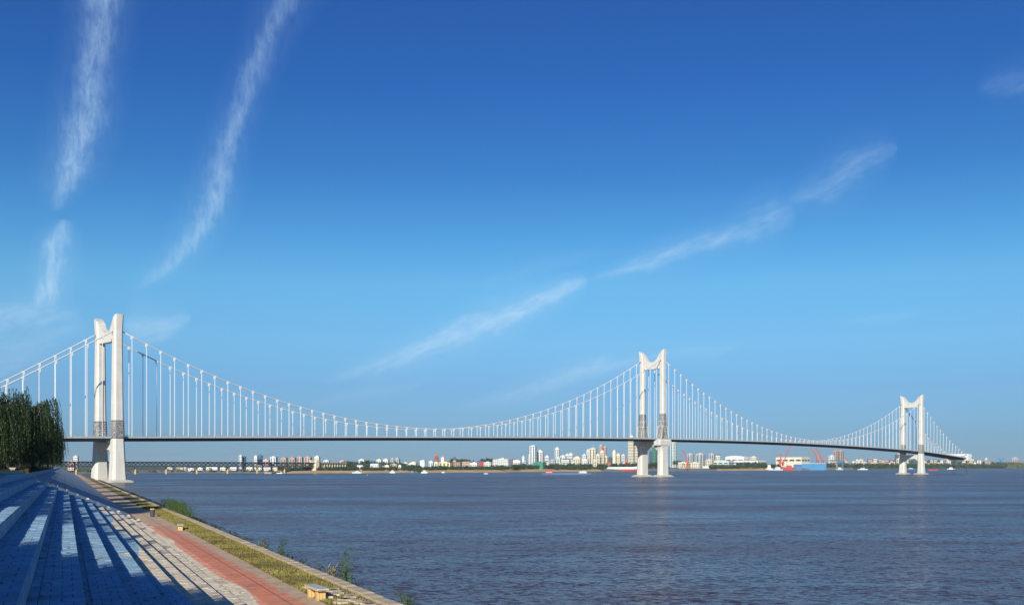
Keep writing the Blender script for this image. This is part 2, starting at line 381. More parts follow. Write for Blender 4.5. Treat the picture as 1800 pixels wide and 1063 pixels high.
def oct_ring(cx, cy, hx, hy, c, z, tilt=0.0, sy=1):
    c = min(c, hx*0.8, hy*0.8)
    p = [(hx,-hy+c),(hx,hy-c),(hx-c,hy),(-hx+c,hy),(-hx,hy-c),(-hx,-hy+c),(-hx+c,-hy),(hx-c,-hy)]
    return [(cx+x, cy+y, z + tilt*(y*sy)) for x, y in p]
def leg_mesh(levels, sy):
    b = MB(); rg = []
    for z, hx, hy, c, dy, tilt in levels:
        rg.append(oct_ring(0, sy*(CW+dy), hx, hy, c, z, tilt, sy))
    b.rings(rg); return b
def side_tower(x, small):
    root = empty('tower', (x, 0, 0)); root.parent = bridge
    lv = [(-4,6.2,5.4,1.9,0.5,0),(0,6.0,5.2,1.9,0.5,0),(16,5.1,4.5,1.7,0.3,0),(33,4.35,3.95,1.5,0,0)]
    up = [(47.6,4.0,3.6,1.4,0,0),(108,3.4,3.05,1.25,0,0),(116,3.4,3.05,1.2,0.1,0),(120.5,3.45,2.95,1.1,0.5,0.05),(124,3.5,2.8,1.0,1.0,0.22),(126.6,3.45,2.6,0.9,1.5,0.55)]
    for sy in (-1, 1):
        b = leg_mesh(lv, sy); leg = b.build('leg', TOWER, root)
        b = leg_mesh([(33,4.2,3.8,1.45,0,0),(47.5,3.9,3.5,1.35,0,0)], sy); b.build('leg_core', TOWER, leg)
        b = leg_mesh(up, sy); b.build('leg_shaft', TOWER, leg)
        # carved band: relief plates standing on each face, two frames and short ribs
        b = leg_mesh([(33.9,4.55,4.15,1.5,0,0),(47.0,4.2,3.8,1.4,0,0)], sy); band = b.build('carved_band', RELIEF, leg)
        for z in (34.0, 37.2, 41.2, 44.6, 47.0):
            h = 4.55-(z-33.9)*0.0267
            b = leg_mesh([(z-0.22,h+0.12,h-0.28,1.5,0,0),(z+0.22,h+0.12,h-0.28,1.5,0,0)], sy); b.build('band_course', STEEL if z in (34.0, 47.0) else RELIEF, leg)
        b = MB(); b.rings([oct_ring(0, sy*CW, 11.5, 9.5, 3, -4), oct_ring(0, sy*CW, 11.5, 9.5, 3, 0.5), oct_ring(0, sy*CW, 9.0, 7.6, 2.4, 1.9)])
        b.build('footing', TOWER, root)
    # upper cross beam with a scooped top
    poly = [(-12.6, 107.6), (12.6, 107.6)]
    for i in range(21):
        t = 1-2*i/20; poly.append((12.6*t, 115.3 + 9.6*abs(t)**2.3))
    b = MB(); b.prism(poly, 'x', -2.4, 2.4); ub = b.build('upper_crossbeam', TOWER, root)
    for sx in (-1, 1):
        b = MB()
        for i in range(20):
            t0, t1 = 1-2*i/20, 1-2*(i+1)/20
            for k, off in enumerate((1.1, 2.2)):
                z = lambda t: 115.3 + 9.6*abs(t)**2.3 - off
                b.bar((sx*2.5, 12.2*t0, z(t0)), (sx*2.5, 12.2*t1, z(t1)), 0.3, 0.35)
        b.build('moulding', TOWER, ub)
    poly = [(-11.8, 31.0), (11.8, 31.0), (11.8, 20.5), (7.0, 25.0), (-7.0, 25.0), (-11.8, 20.5)]
    b = MB(); b.prism(poly, 'x', -2.8, 2.8); b.build('lower_crossbeam', TOWER, root)
    return root
side_tower(-SP, False); side_tower(SP, True)
def middle_tower():
    root = empty('tower', (0,0,0)); root.parent = bridge; root['label'] = 'tallest middle tower on block-capped piers'
    for sy in (-1, 1):
        b = leg_mesh([(-4,8.0,4.5,2.4,0.3,0),(0,7.9,4.4,2.4,0.3,0),(18,6.8,4.0,2.0,0,0),(30,6.5,3.8,1.8,0,0),(34,7.0,3.9,1.6,0,0),(37.4,8.6,4.2,1.3,0,0)], sy)
        pier = b.build('pier', TOWER, root)
        b = leg_mesh([(37.4,11.2,4.9,0.5,0,0),(43.0,11.2,4.9,0.5,0,0),(44.6,10.0,4.2,0.6,0,0)], sy); b.build('pier_cap', TOWER, pier)
        b = leg_mesh([(66,3.7,3.35,1.3,0,0),(75.5,3.4,3.1,1.25,0,0),(128,3.15,2.9,1.15,0,0),(138,3.2,2.9,1.1,0.1,0),(143,3.25,2.8,1.0,0.5,0.05),(147,3.3,2.7,0.9,1.0,0.22),(149.8,3.2,2.5,0.8,1.5,0.55)], sy)
        leg = b.build('leg', TOWER, root)
        b = leg_mesh([(60,4.25,3.75,1.3,0,0),(66,4.0,3.65,1.3,0,0),(75.3,3.65,3.35,1.25,0,0)], sy); b.build('carved_band', RELIEF, leg)
        for sx in (-1, 1):
            b = MB(); rg = []
            for z, cx, hx in ((61, 2.0, 2.3), (56, 2.5, 2.0), (51, 3.4, 1.8), (44.4, 5.2, 1.9)):
                rg.append(oct_ring(sx*cx, sy*CW, hx, 3.6, 0.8, z))
            b.rings(rg); b.build('splayed_foot', RELIEF, leg)
            b = MB()
            for y in (-1, 1):
                b.bar((sx*4.3, sy*CW+y*3.5, 60.5), (sx*7.2, sy*CW+y*3.5, 44.8), 0.5, 0.5)
            b.build('foot_rib', TOWER, leg)
        for z in (75.3, 66.2, 59.6):
            h = 3.55+(75.3-z)*0.035
            b = leg_mesh([(z-0.25,h+0.3,h+0.05,1.3,0,0),(z+0.25,h+0.3,h+0.05,1.3,0,0)], sy); b.build('band_course', TOWER, leg)
        b = MB(); b.rings([oct_ring(0, sy*CW, 14.4, 7.6, 2, -4), oct_ring(0, sy*CW, 14.4, 7.6, 2, 0.4), oct_ring(0, sy*CW, 10.0, 5.8, 2, 2.4)])
        b.build('footing', TOWER, root)
    poly = [(-12.4, 128.4), (12.4, 128.4)]
    for i in range(21):
        t = 1-2*i/20; poly.append((12.4*t, 136.6 + 10.2*abs(t)**2.2))
    b = MB(); b.prism(poly, 'x', -2.3, 2.3); b.build('upper_crossbeam', TOWER, root)
    poly = [(-10.5, 42.2), (10.5, 42.2)]
    for i in range(17):
        t = 1-2*i/16; poly.append((10.9*t, 37.0 - 5.5*abs(t)**2.4))
    b = MB(); b.prism(poly, 'x', -5.5, 5.5); b.build('lower_crossbeam', TOWER, root)
middle_tower()
for sy in (-1, 1):
    for xa, xb in ((X0, -SP-3), (-SP+3, -3), (3, SP-3), (SP+3, X1)):
        n = 60; b = MB(); b.tube([(xa+(xb-xa)*i/n, sy*CW, cablez(xa+(xb-xa)*i/n)) for i in range(n+1)], 0.46, 8)
        b.build('main_cable', CABLE, bridge, smooth=True)
# hangers: each one a part, its clamp on the cable a sub-part
b = MB(); b.rings([[(-1.15,-.62,.62),(1.15,-.62,.62),(1.15,.62,.62),(-1.15,.62,.62)],[(-1.3,-.64,.1),(1.3,-.64,.1),(1.3,.64,.1),(-1.3,.64,.1)],[(-1.15,-.6,-.5),(1.15,-.6,-.5),(1.15,.6,-.5),(-1.15,.6,-.5)],[(-.42,-.4,-2.6),(.42,-.4,-2.6),(.42,.4,-2.6),(-.42,.4,-2.6)]])
clamp_o = b.build('clamp', WHITE, bridge); clamp_me = clamp_o.data; bpy.data.objects.remove(clamp_o)
spans = [(-SP, -1, 18), (-SP, 1, 56), (0, 1, 56), (SP, 1, 14)]
for sy in (-1, 1):
    for x0, sg, cnt in spans:
        for i in range(cnt):
            x = x0 + sg*SP/57*(i+1)
            if x < X0+4 or x > X1-4: continue
            zt = cablez(x); lean = 0.0
            if x > SP: lean = -((x-SP)/(X1-SP))**2*9
            zb = deckz(x+lean)-0.2
            if zt-zb < 1.6: continue
            b = MB(); b.tube([(0,0,-min(1.8,(zt-zb)*0.5)), (lean,0,zb-zt)], 0.26, 6)
            h = b.build('hanger', WHITE, bridge, (x, sy*CW, zt), smooth=False, fix=False)
            c = link('clamp', clamp_me, h); c.scale = (.85,.85,.9)
            sl = atan2(cablez(x+1)-cablez(x-1), 2); c.rotation_euler = (0, -sl*0.6, 0)
            if zt-zb < 4: c.scale = (1,1,(zt-zb)/5)
# anchorage house at the right hand end, on its pier
b = MB(); zc = deckz(X1)
b.prism([(X1-2, zc-4.5), (X1+19, zc-4.5), (X1+21, zc-2.5), (X1+9, zc+6.6), (X1-1.5, zc+6.6), (X1-3, zc+2)], 'y', -17.5, 17.5)
anch = b.build('anchorage', WHITE, bridge)
b = MB(); b.prism([(X1+11.5, zc+2.6), (X1+17.6, zc-1.6), (X1+13.6, zc-1.6), (X1+10.2, zc+1.4)], 'y', -17.8, -17.4); b.build('portal_opening', GIRDER, anch)
for y in (-11, 11):
    b = MB(); b.rings([oct_ring(X1+6, y, .7, .7, .2, -4), oct_ring(X1+6, y, .55, .55, .2, zc-4.4)]); b.build('anchorage_pier', STEEL, bridge)

#%%PART2
# ------------------------------------------------------------------ near embankment (bank frame: x = away from land, y = along the river)
PHI = math.atan((900 - 114) / F)
R_, T_, K0, H0 = 0.38, 0.844, 3.65, 0.57
def ak(k): return T_*(k-K0)
def zk(k): return CAM_Z - (H0 + R_*k)
T0, TN = 105.0, -14.0
ZP = CAM_Z - 5.51            # level of the lower path
def bank(name, mb, mats, **kw):
    o = mb.build(name, mats, rz=PHI, **kw); return o

def paint_material(name, stone, joints=False, strength=1.0):
    """worn stone with the blue and orange mural laid over the bank in plan"""
    m = bpy.data.materials.new(name); m.use_nodes = True; nt = m.node_tree; L = nt.links.new
    bs = nt.nodes['Principled BSDF']; bs.inputs['Roughness'].default_value = 0.85
    g = N(nt, 'ShaderNodeNewGeometry')
    vr = N(nt, 'ShaderNodeVectorRotate', rotation_type='Z_AXIS'); L(g.outputs['Position'], vr.inputs['Vector']); vr.inputs['Angle'].default_value = -PHI
    sp = N(nt, 'ShaderNodeSeparateXYZ'); L(vr.outputs[0], sp.inputs[0]); A, TT, _ = sp.outputs
    n1 = N(nt, 'ShaderNodeTexNoise', i_Scale=0.9, i_Detail=6.0, i_Roughness=0.65); L(vr.outputs[0], n1.inputs['Vector'])
    n2 = N(nt, 'ShaderNodeTexNoise', i_Scale=7.0, i_Detail=6.0, i_Roughness=0.7); L(vr.outputs[0], n2.inputs['Vector'])
    oi = N(nt, 'ShaderNodeObjectInfo')
    n3 = N(nt, 'ShaderNodeTexNoise', i_Scale=0.33, i_Detail=7.0, i_Roughness=0.7, i_Distortion=0.8); L(vr.outputs[0], n3.inputs['Vector'])
    grime = MAPR(nt, M(nt, 'ADD', M(nt, 'MULTIPLY', n1.outputs[0], 0.5), M(nt, 'MULTIPLY', n2.outputs[0], 0.5)), 0.34, 0.66, 0, 1)
    stain = MAPR(nt, n3.outputs[0], 0.56, 0.68, 0.0, 0.55)
    c0 = N(nt, 'ShaderNodeMix', data_type='RGBA'); L(grime, c0.inputs[0])
    c0.inputs[6].default_value = (*[c*0.66 for c in stone], 1); c0.inputs[7].default_value = (*stone, 1)
    # scalloped edge of the blue
    sc = M(nt, 'SQRT', M(nt, 'ABSOLUTE', M(nt, 'SINE', M(nt, 'MULTIPLY', M(nt, 'SUBTRACT', TT, 38.0), pi/25.0))))
    far = MAPR(nt, TT, 96, 106, 0, 3.4)
    edge = M(nt, 'ADD', M(nt, 'ADD', M(nt, 'MULTIPLY', sc, 1.35), 1.5), far)
    wear = M(nt, 'MULTIPLY', M(nt, 'SUBTRACT', n2.outputs[0], 0.5), 0.10)
    blue = MAPR(nt, M(nt, 'SUBTRACT', edge, M(nt, 'ADD', A, wear)), 0.0, 0.03, 0, 1)
    bluef = M(nt, 'MULTIPLY', blue, MAPR(nt, n2.outputs[0], 0.28, 0.5, 0.62*strength, 0.95*strength))
    cb = N(nt, 'ShaderNodeMix', data_type='RGBA'); L(grime, cb.inputs[0])
    cb.inputs[6].default_value = (0.12, 0.29, 0.42, 1); cb.inputs[7].default_value = (0.29, 0.51, 0.70, 1)
    c1 = N(nt, 'ShaderNodeMix', data_type='RGBA'); L(bluef, c1.inputs[0]); L(c0.outputs[2], c1.inputs[6]); L(cb.outputs[2], c1.inputs[7])
    # orange along the lower path with bays reaching up onto the last treads
    so = M(nt, 'SQRT', M(nt, 'ABSOLUTE', M(nt, 'SINE', M(nt, 'MULTIPLY', M(nt, 'SUBTRACT', TT, 47.0), pi/34.0))))
    lo = M(nt, 'SUBTRACT', 7.35, M(nt, 'MULTIPLY', so, 0.95))
    orr = MAPR(nt, M(nt, 'SUBTRACT', A, lo), 0.0, 0.03, 0, 1)
    fray = M(nt, 'MULTIPLY', M(nt, 'SUBTRACT', n1.outputs[0], 0.5), 1.6)
    oro = MAPR(nt, M(nt, 'SUBTRACT', M(nt, 'ADD', 9.05, fray), A), 0.0, 0.25, 0, 1)
    orf = M(nt, 'MULTIPLY', M(nt, 'MULTIPLY', orr, oro), M(nt, 'MULTIPLY', MAPR(nt, n2.outputs[0], 0.32, 0.56, 0.3, 0.97), MAPR(nt, n1.outputs[0], 0.40, 0.52, 0.62, 1.0)))
    orf = M(nt, 'MULTIPLY', orf, MAPR(nt, TT, 92, 118, 1, 0))
    c2 = N(nt, 'ShaderNodeMix', data_type='RGBA'); L(orf, c2.inputs[0]); L(c1.outputs[2], c2.inputs[6]); c2.inputs[7].default_value = (0.74, 0.19, 0.09, 1)
    # each piece its own shade
    c4 = N(nt, 'ShaderNodeMix', data_type='RGBA'); L(stain, c4.inputs[0]); L(c2.outputs[2], c4.inputs[6]); c4.inputs[7].default_value = (0.10, 0.09, 0.07, 1)
    hsv = N(nt, 'ShaderNodeHueSaturation'); L(c4.outputs[2], hsv.inputs['Color'])
    wn = N(nt, 'ShaderNodeTexWhiteNoise', noise_dimensions='2D')
    sx = M(nt, 'FLOOR', M(nt, 'MULTIPLY', A, 2/T_)); sy = M(nt, 'FLOOR', M(nt, 'MULTIPLY', M(nt, 'SUBTRACT', TT, TN), 1/0.5))
    cm = N(nt, 'ShaderNodeCombineXYZ'); L(sx, cm.inputs[0]); L(sy, cm.inputs[1]); L(cm.outputs[0], wn.inputs['Vector'])
    L(MAPR(nt, wn.outputs[0], 0, 1, 0.90, 1.06), hsv.inputs['Value'])
    out = hsv.outputs[0]
    if joints:
        fx = M(nt, 'FRACT', M(nt, 'MULTIPLY', A, 1/1.4)); fy = M(nt, 'FRACT', M(nt, 'MULTIPLY', TT, 1/2.4))
        jt = M(nt, 'MAXIMUM', M(nt, 'LESS_THAN', fx, 0.05), M(nt, 'LESS_THAN', fy, 0.03))
        c3 = N(nt, 'ShaderNodeMix', data_type='RGBA'); L(M(nt, 'MULTIPLY', jt, 0.6), c3.inputs[0]); L(out, c3.inputs[6]); c3.inputs[7].default_value = (0.03, 0.03, 0.03, 1)
        out = c3.outputs[2]
    L(out, bs.inputs['Base Color'])
    bp = N(nt, 'ShaderNodeBump', i_Strength=0.35, i_Distance=0.02); L(n2.outputs[0], bp.inputs['Height']); L(bp.outputs[0], bs.inputs['Normal'])
    return m
STONE = (0.82, 0.71, 0.53)
PAVER = paint_material('paver_stone', STONE)
SLOPE = paint_material('slope_paving', (0.52, 0.47, 0.40), joints=True, strength=0.6)
PATH = paint_material('path_paving', (0.66, 0.48, 0.31), joints=True)
JOINT = principled('joint_mortar', (0.11, 0.10, 0.085), rough=0.95, var=0.3, scale=3.0)
LAWN = principled('lawn_soil', (0.19, 0.15, 0.045), rough=0.95, var=0.45, scale=0.7, bump=0.5, bscale=9)
KERB = principled('kerb_stone', (0.48, 0.39, 0.27), rough=0.85, var=0.25, scale=0.8, bump=0.3)
MUD = principled('revetment_rubble', (0.14, 0.12, 0.085), rough=0.95, var=0.5, scale=0.5, bump=0.8, bscale=1.6)
LAND = principled('promenade_paving', (0.34, 0.30, 0.24), rough=0.9, var=0.2, scale=0.3)

# core of the steps, a little below the paver tops
b = MB(); prof = [(-40, zk(0)-0.05)]
for k in range(13):
    prof += [(ak(k)-0.05, zk(k)-0.05), (ak(k)-0.05, zk(k+1)-0.05)]
prof = prof + [(ak(12)+0.3, ZP-0.05), (ak(12)+0.3, ZP-6.4), (-40, ZP-6.4)]
b.rings([[(a, TN, z) for a, z in prof], [(a, T0, z) for a, z in prof]], cap=True)
steps = bank('riverside_steps', b, JOINT); tag(steps, 'broad stone steps painted blue going down to the river path', None, kind='structure')
# pavers on treads and facing blocks on risers
TL = 0.62
def paver_mesh(name, lx, ly, lz):
    b = MB(); e = 0.007
    x, y = lx/2, ly/2
    b.rings([[(-x,-y,-lz),(x,-y,-lz),(x,y,-lz),(-x,y,-lz)],[(-x,-y,-e),(x,-y,-e),(x,y,-e),(-x,y,-e)],[(-x+e,-y+e,0),(x-e,-y+e,0),(x-e,y-e,0),(-x+e,y-e,0)]])
    return b
cand = []; rng = random.Random(11); RL = 0.50; WI = 0.16; WW = (T_-WI)/2
for k in range(0, 13):
    a0 = ak(k)-T_
    for i in range(int((T0-TN)/RL)):
        t = TN + RL*(i+0.5); z = zk(k)
        cols = [(a0+WI/2, 2)]
        if i % 2: cols += [(a0+WI+WW*.5, 0), (a0+WI+WW*1.5, 0)]
        else: cols += [(a0+WI+WW*.25, 3), (a0+WI+WW, 0), (a0+WI+WW*1.75, 3)]
        for ac, kd in cols: cand.append((ac, t, z + rng.uniform(-0.007, 0.007), kd))
for k in range(0, 4):
    n = int((T0-TN)/TL)
    for i in range(n):
        cand.append((ak(k)-0.02, TN+TL*(i+0.5), (zk(k)+zk(k+1))/2 - 0.03, 1))
cv, sv = cos(PHI), sin(PHI)
def proj(a, t, z):
    X = a*cv - t*sv; D = a*sv + t*cv
    if D < 1: return None
    return 900 + F*X/D, 820 + F*(CAM_Z-z)/D, D
def seen(c):
    p = proj(*c[:3])
    if not p or p[0] < -20 or p[1] > 1080 or p[0] > 1800: return 1e9
    return p[2]
cand.sort(key=seen)
SRC = {0: paver_mesh('paver', WW-0.010, RL-0.008, 0.05), 2: paver_mesh('paver', WI-0.008, RL-0.008, 0.05), 3: paver_mesh('paver', WW/2-0.010, RL-0.008, 0.05)}
fb = MB(); fb.box(-0.028, 0.022, -TL/2+0.008, TL/2-0.008, -R_/2+0.035, R_/2-0.022); SRC[1] = fb
SHARE = {}; rest = MB()
for i, (a, t, z, kind) in enumerate(cand):
    src = SRC[kind]
    if i < 300:
        nm_ = 'facing_block' if kind == 1 else 'paver'
        if kind not in SHARE: o = src.build(nm_, PAVER, steps, (a, t, z)); SHARE[kind] = o.data
        else: o = link(nm_, SHARE[kind], steps, (a, t, z))
        o.rotation_euler = (0, 0, rng.uniform(-.006, .006))
    else:
        rest.add([(v[0]+a, v[1]+t, v[2]+z) for v in src.v], src.f)
o = rest.build('distant_pavers', PAVER, steps); o['kind'] = 'stuff'

# lower path, lawn, kerb, revetment (one sheet each, stepped in height)
def strip(name, pts, t0, t1, matl, label=None, n=40, jag=None):
    b = MB(); rr = random.Random(5)
    for i in range(n+1):
        t = t0+(t1-t0)*i/n
        for j, (a, z) in enumerate(pts):
            ja = (rr.uniform(-jag, jag) if jag and 0 < j < len(pts)-1 else 0)
            b.v.append((a+ja, t, z+(rr.uniform(-jag, jag)*0.4 if jag and j > 1 else 0)))
    m_ = len(pts)
    for i in range(n):
        for j in range(m_-1):
            q = i*m_+j; b.f.append((q, q+1, q+m_+1, q+m_)); b.m.append(0)
    o = bank(name, b, matl); tag(o, label, None, kind='structure'); return o
TEND = 860.0
strip('lower_path', [(ak(12)+0.02, ZP), (9.75, ZP)], TN, TEND, PATH, 'orange and tan paved path below the steps', 60)
strip('lawn', [(9.70, ZP-0.03), (9.72, ZP+0.035), (10.6, ZP+0.07), (11.62, ZP+0.05), (11.66, ZP-0.1)], TN, TEND, LAWN, 'narrow grass strip beside the river kerb', 90)
strip('revetment', [(12.22, ZP+0.03), (12.9, ZP-0.35), (14.6, ZP-1.4), (18.5, ZP-4.6), (23, ZP-8.5)], TN, TEND, MUD, 'dark rubble slope from the kerb into the water', 160, jag=0.25)
# kerb stones: the nearer ones are single stones
kr = bank('river_kerb', (lambda q: (q.box(11.66, 12.20, TN, TEND, ZP-0.3, ZP+0.10), q)[1])(MB()), JOINT); tag(kr, 'pale stone kerb along the water edge', None, kind='structure')
kb = MB(); rng = random.Random(8); t = 30.0; kme = None
kstone = MB(); kstone.rings([[(-.30,-.72,0),(.30,-.72,0),(.30,.72,0),(-.30,.72,0)],[(-.30,-.72,.13),(.30,-.72,.13),(.30,.72,.13),(-.30,.72,.13)],[(-.27,-.69,.155),(.27,-.69,.155),(.27,.69,.155),(-.27,.69,.155)]])
i = 0
t = 26.0
while t < 500:
    if i < 90:
        if kme is None: o = kstone.build('kerb_stone', KERB, kr, (11.93, t, ZP)); kme = o.data
        else: o = link('kerb_stone', kme, kr, (11.93+rng.uniform(-.02,.02), t, ZP+rng.uniform(-.012,.012)))
        o.rotation_euler = (0, 0, rng.uniform(-.012, .012))
    else:
        kb.add([(v[0]+11.93, v[1]+t, v[2]+ZP) for v in kstone.v], kstone.f)
    t += 1.47; i += 1
o = kb.build('distant_kerb_stones', KERB, kr); o['kind'] = 'stuff'
# plain paved slope beyond the end of the steps
strip('paved_slope', [(ak(0)-.3, zk(0)-.002), (ak(0), zk(1)), (ak(12), ZP+0.004)], T0+0.02, TEND, SLOPE, 'smooth blue painted slope beyond the end of the steps', 120)
# small pale blocks added as the sunlit patches at the steps' far ends
for k in range(1, 12):
    b = MB(); b.rings([[(-.24,-.3,0),(.0,-.3,0),(.0,.3,0),(-.24,.3,0)],[(-.2,-.25,.12),(-.04,-.25,.12),(-.04,.25,.14),(-.2,.25,.14)]])
    o = b.build('lit_patch_block', KERB, loc=(ak(k)*cv-(T0-1.2)*sv, ak(k)*sv+(T0-1.2)*cv, zk(k)-0.002), rz=PHI)
    tag(o, 'small pale block added as a sunlit patch at the far end of the %s step from the top' % ['first','second','third','fourth','fifth','sixth','seventh','eighth','ninth','tenth','eleventh'][k-1], 'lit patch', 'blocks added as sunlit patches at the far end of the steps')
# promenade land on the left, reaching far along the bank
b = MB()
b.add([(-900, -160, zk(0)-0.004), (ak(0)-T_+0.01, -160, zk(0)-0.004), (ak(0)-T_+0.01, 1500, zk(0)-0.004), (-900, 1500, zk(0)-0.004)], [(0,1,2,3)])
o = bank('promenade', b, LAND, fix=False); tag(o, 'shaded paved promenade under the willows', None, kind='structure')
b = MB(); b.add([(ak(0)-T_-0.02, T0+0.02, zk(0)), (ak(0)-.28, T0+0.02, zk(0)), (ak(0)-.28, TEND, zk(0)), (ak(0)-T_-0.02, TEND, zk(0))], [(0,1,2,3)])
o = bank('promenade_edge', b, SLOPE, fix=False); tag(o, None, None, kind='structure')

def bpos(a, t, z): return Vector((a*cv - t*sv, a*sv + t*cv, z))
# low wall on the landing with an orange end block
CREAM = principled('cream_render', (0.50, 0.42, 0.24), rough=0.85, var=0.15, scale=0.7)
lw = empty('low_wall', bpos(-4.3, 101, zk(0)), PHI); tag(lw, 'low cream wall on the top landing in front of the willows', 'wall')
b = MB(); b.box(-2.6, 1.1, -.25, .25, 0, .26); b.build('wall_body', CREAM, lw)
b = MB(); b.box(-2.65, 1.1, -.29, .29, .262, .31); b.build('coping', KERB, lw)
b = MB(); b.box(1.1, 1.5, -.32, .32, 0, .42); b.build('end_post', principled('orange_stone', (0.60, 0.30, 0.10), rough=0.8), lw)
# long low parapet along the promenade edge
pw = empty('parapet_wall', bpos(ak(0)-1.3, T0+4, zk(0)), PHI); tag(pw, 'long low grey parapet running along the promenade under the willows', 'wall')
b = MB(); b.box(-.2, .2, 0, 330, 0, .42); b.build('wall_body', principled('grey_render', (0.30, 0.28, 0.25), rough=0.9, var=0.2), pw)
b = MB(); b.box(-.26, .26, 0, 330, .422, .50); b.build('coping', KERB, pw)

# benches
WOODGREY = principled('bench_slat', (0.46, 0.47, 0.47), rough=0.7, var=0.2, scale=3, stretch=(1, .1, 1))
WOODWARM = principled('bench_timber', (0.58, 0.40, 0.17), rough=0.75, var=0.2, scale=3)
def bench(a, t, rz, label):
    r = empty('bench', bpos(a, t, ZP+0.065), PHI+rz); tag(r, label, 'bench', 'stone benches on the grass strip')
    st = MB(); st.box(-.24, .24, -.95, .95, .36, .40); seat = st.build('seat', WOODWARM, r)
    for i in range(4):
        s = MB(); s.box(-.245+i*.124, -.245+i*.124+.112, -1.0, 1.0, .402, .46); s.build('slat', WOODGREY, seat)
    for y in (-.62, .62):
        l = MB(); l.box(-.19, .19, y-.10, y+.10, -.06, .36); leg = l.build('leg', WOODWARM, r)
        for x in (-.13, 0, .13):
            p = MB(); p.box(x-.055, x+.055, y-.125, y-.101, -.05, .355); p.build('leg_board', WOODWARM, leg)
    return r
def bank_at(px, py, z):
    D = F*(CAM_Z-z)/(py-820); X = (px-900)/F*D
    return X*cv + D*sv, -X*sv + D*cv
a_, t_ = bank_at(556, 1052, ZP); bench(a_, t_, 0.06, 'nearer wooden slat bench on the grass by the stone paving')
a_, t_ = bank_at(317, 931, ZP); bench(a_, t_, -0.1, 'farther small bench on the grass beside the reeds')
# litter bin in the shade
a_, t_ = bank_at(268, 908, ZP); bn = empty('litter_bin', bpos(a_, t_, ZP+0.06), PHI); tag(bn, 'small dark litter bin in shade on the grass strip', 'bin')
b = MB(); b.rings([[(cos(2*pi*i/10)*r, sin(2*pi*i/10)*r, z) for i in range(10)] for r, z in ((.20,-.05),(.24,.1),(.26,.75))]); b.build('bin_body', STEEL, bn)
b = MB(); b.rings([[(cos(2*pi*i/10)*r, sin(2*pi*i/10)*r, z) for i in range(10)] for r, z in ((.28,.752),(.28,.80),(.18,.88))]); b.build('lid', KERB, bn)
# stepping slabs in the lawn near the first bench
sl = MB(); rng = random.Random(21)
for i in range(34):
    a = 10.05+rng.random()*1.35; t = 36+(i/34)*14+rng.uniform(-.2,.2)
    pts = [(cos(q)*rng.uniform(.26,.38), sin(q)*rng.uniform(.30,.46)) for q in [k*pi/3+rng.uniform(-.25,.25) for k in range(6)]]
    s = MB(); s.rings([[(x,y,-.06) for x,y in pts],[(x,y,.02) for x,y in pts],[(x*.93,y*.93,.035) for x,y in pts]])
    o = s.build('flagstone', KERB, bpy.data.objects['lawn'], (a, t, ZP+.10))
# grass tufts
GRASS = principled('grass_blades', (0.20, 0.175, 0.045), rough=0.8, var=0.5, scale=0.35)
GRASS.node_tree.nodes['Principled BSDF'].inputs['Subsurface Weight'].default_value = 0.0
b = MB(); rng = random.Random(31)
for i in range(30000):
    t = 28 + 150*rng.random()**1.7; a = 9.76+rng.random()*1.86+rng.gauss(0,.07)
    if t < 49 and a > 10.0 and rng.random() < .6: continue
    h = rng.uniform(.04, .12); w = rng.uniform(.01, .02)*(1+t/60); q = rng.uniform(0, 2*pi); lx, ly = rng.uniform(-.06,.06), rng.uniform(-.06,.06)
    z = ZP+.05; b.add([(a-cos(q)*w, t-sin(q)*w, z), (a+cos(q)*w, t+sin(q)*w, z), (a+lx, t+ly, z+h)], [(0,1,2)])
o = bank('lawn_grass', b, GRASS, fix=False); tag(o, 'short dry grass on the strip beside the kerb', 'grass', kind='stuff')

# reeds and weeds along the kerb
REED = principled('reed_leaf', (0.075, 0.125, 0.03), rough=0.6, var=0.45, scale=1.5)
STRAW = principled('reed_stem', (0.26, 0.21, 0.08), rough=0.8, var=0.3, scale=2)
def reeds(name, a, t, n, h, spread_a, spread_t, label, seed, dry=0.0, z=None):
    rr = random.Random(seed); r = empty(name, bpos(a, t, (ZP-.45) if z is None else z), PHI); tag(r, label, 'plant', 'reeds and weeds growing along the kerb')
    st = MB(); lf = MB()
    for i in range(n):
        x, y = rr.gauss(0, spread_a), rr.gauss(0, spread_t); hh = h*rr.uniform(.55, 1.1); lx, ly = rr.uniform(-.12,.12)*hh, rr.uniform(-.12,.12)*hh
        pts = [Vector((x, y, -.1)), Vector((x+lx*.4, y+ly*.4, hh*.55)), Vector((x+lx, y+ly, hh))]
        st.tube(pts, [.014, .011, .005], 4, cap=False)
        for k in range(rr.randint(6, 10)):
            f = rr.uniform(.25, 1); p = pts[0].lerp(pts[2], f); q = rr.uniform(0, 2*pi); ll = rr.uniform(.22, .5)*min(1, h)
            d = Vector((cos(q), sin(q), rr.uniform(.2, 1.0))); e = p+d*ll*.6; tip = p+Vector((cos(q)*ll, sin(q)*ll, ll*.45)); s = Vector((-sin(q), cos(q), 0))*rr.uniform(.012, .026)
            lf.add([p-s, p+s, e+s*.8, e-s*.8, tip], [(0,1,2,3),(3,2,4)])
    st.build('stems', STRAW if dry > .5 else REED, r, fix=False)['kind'] = 'stuff'; lf.build('leaves', STRAW if dry > .8 else REED, r, fix=False)['kind'] = 'stuff'
def reeds_px(name, px, py, *args, **kw):
    z = ZP-.2; a, t = bank_at(px, py, z); a = 12.55
    D0 = None
    # keep the plant just outside the kerb at the image column
    for tt in [x*0.5 for x in range(40, 500)]:
        p = proj(a, tt, z)
        if p and p[0] <= px: t = tt; break
    reeds(name, a, t, *args, **kw)
reeds_px('reed_bed', 310, 915, 520, 1.75, .30, 7.5, 'dense dark reed bed beyond the kerb near the farther bench', 1)
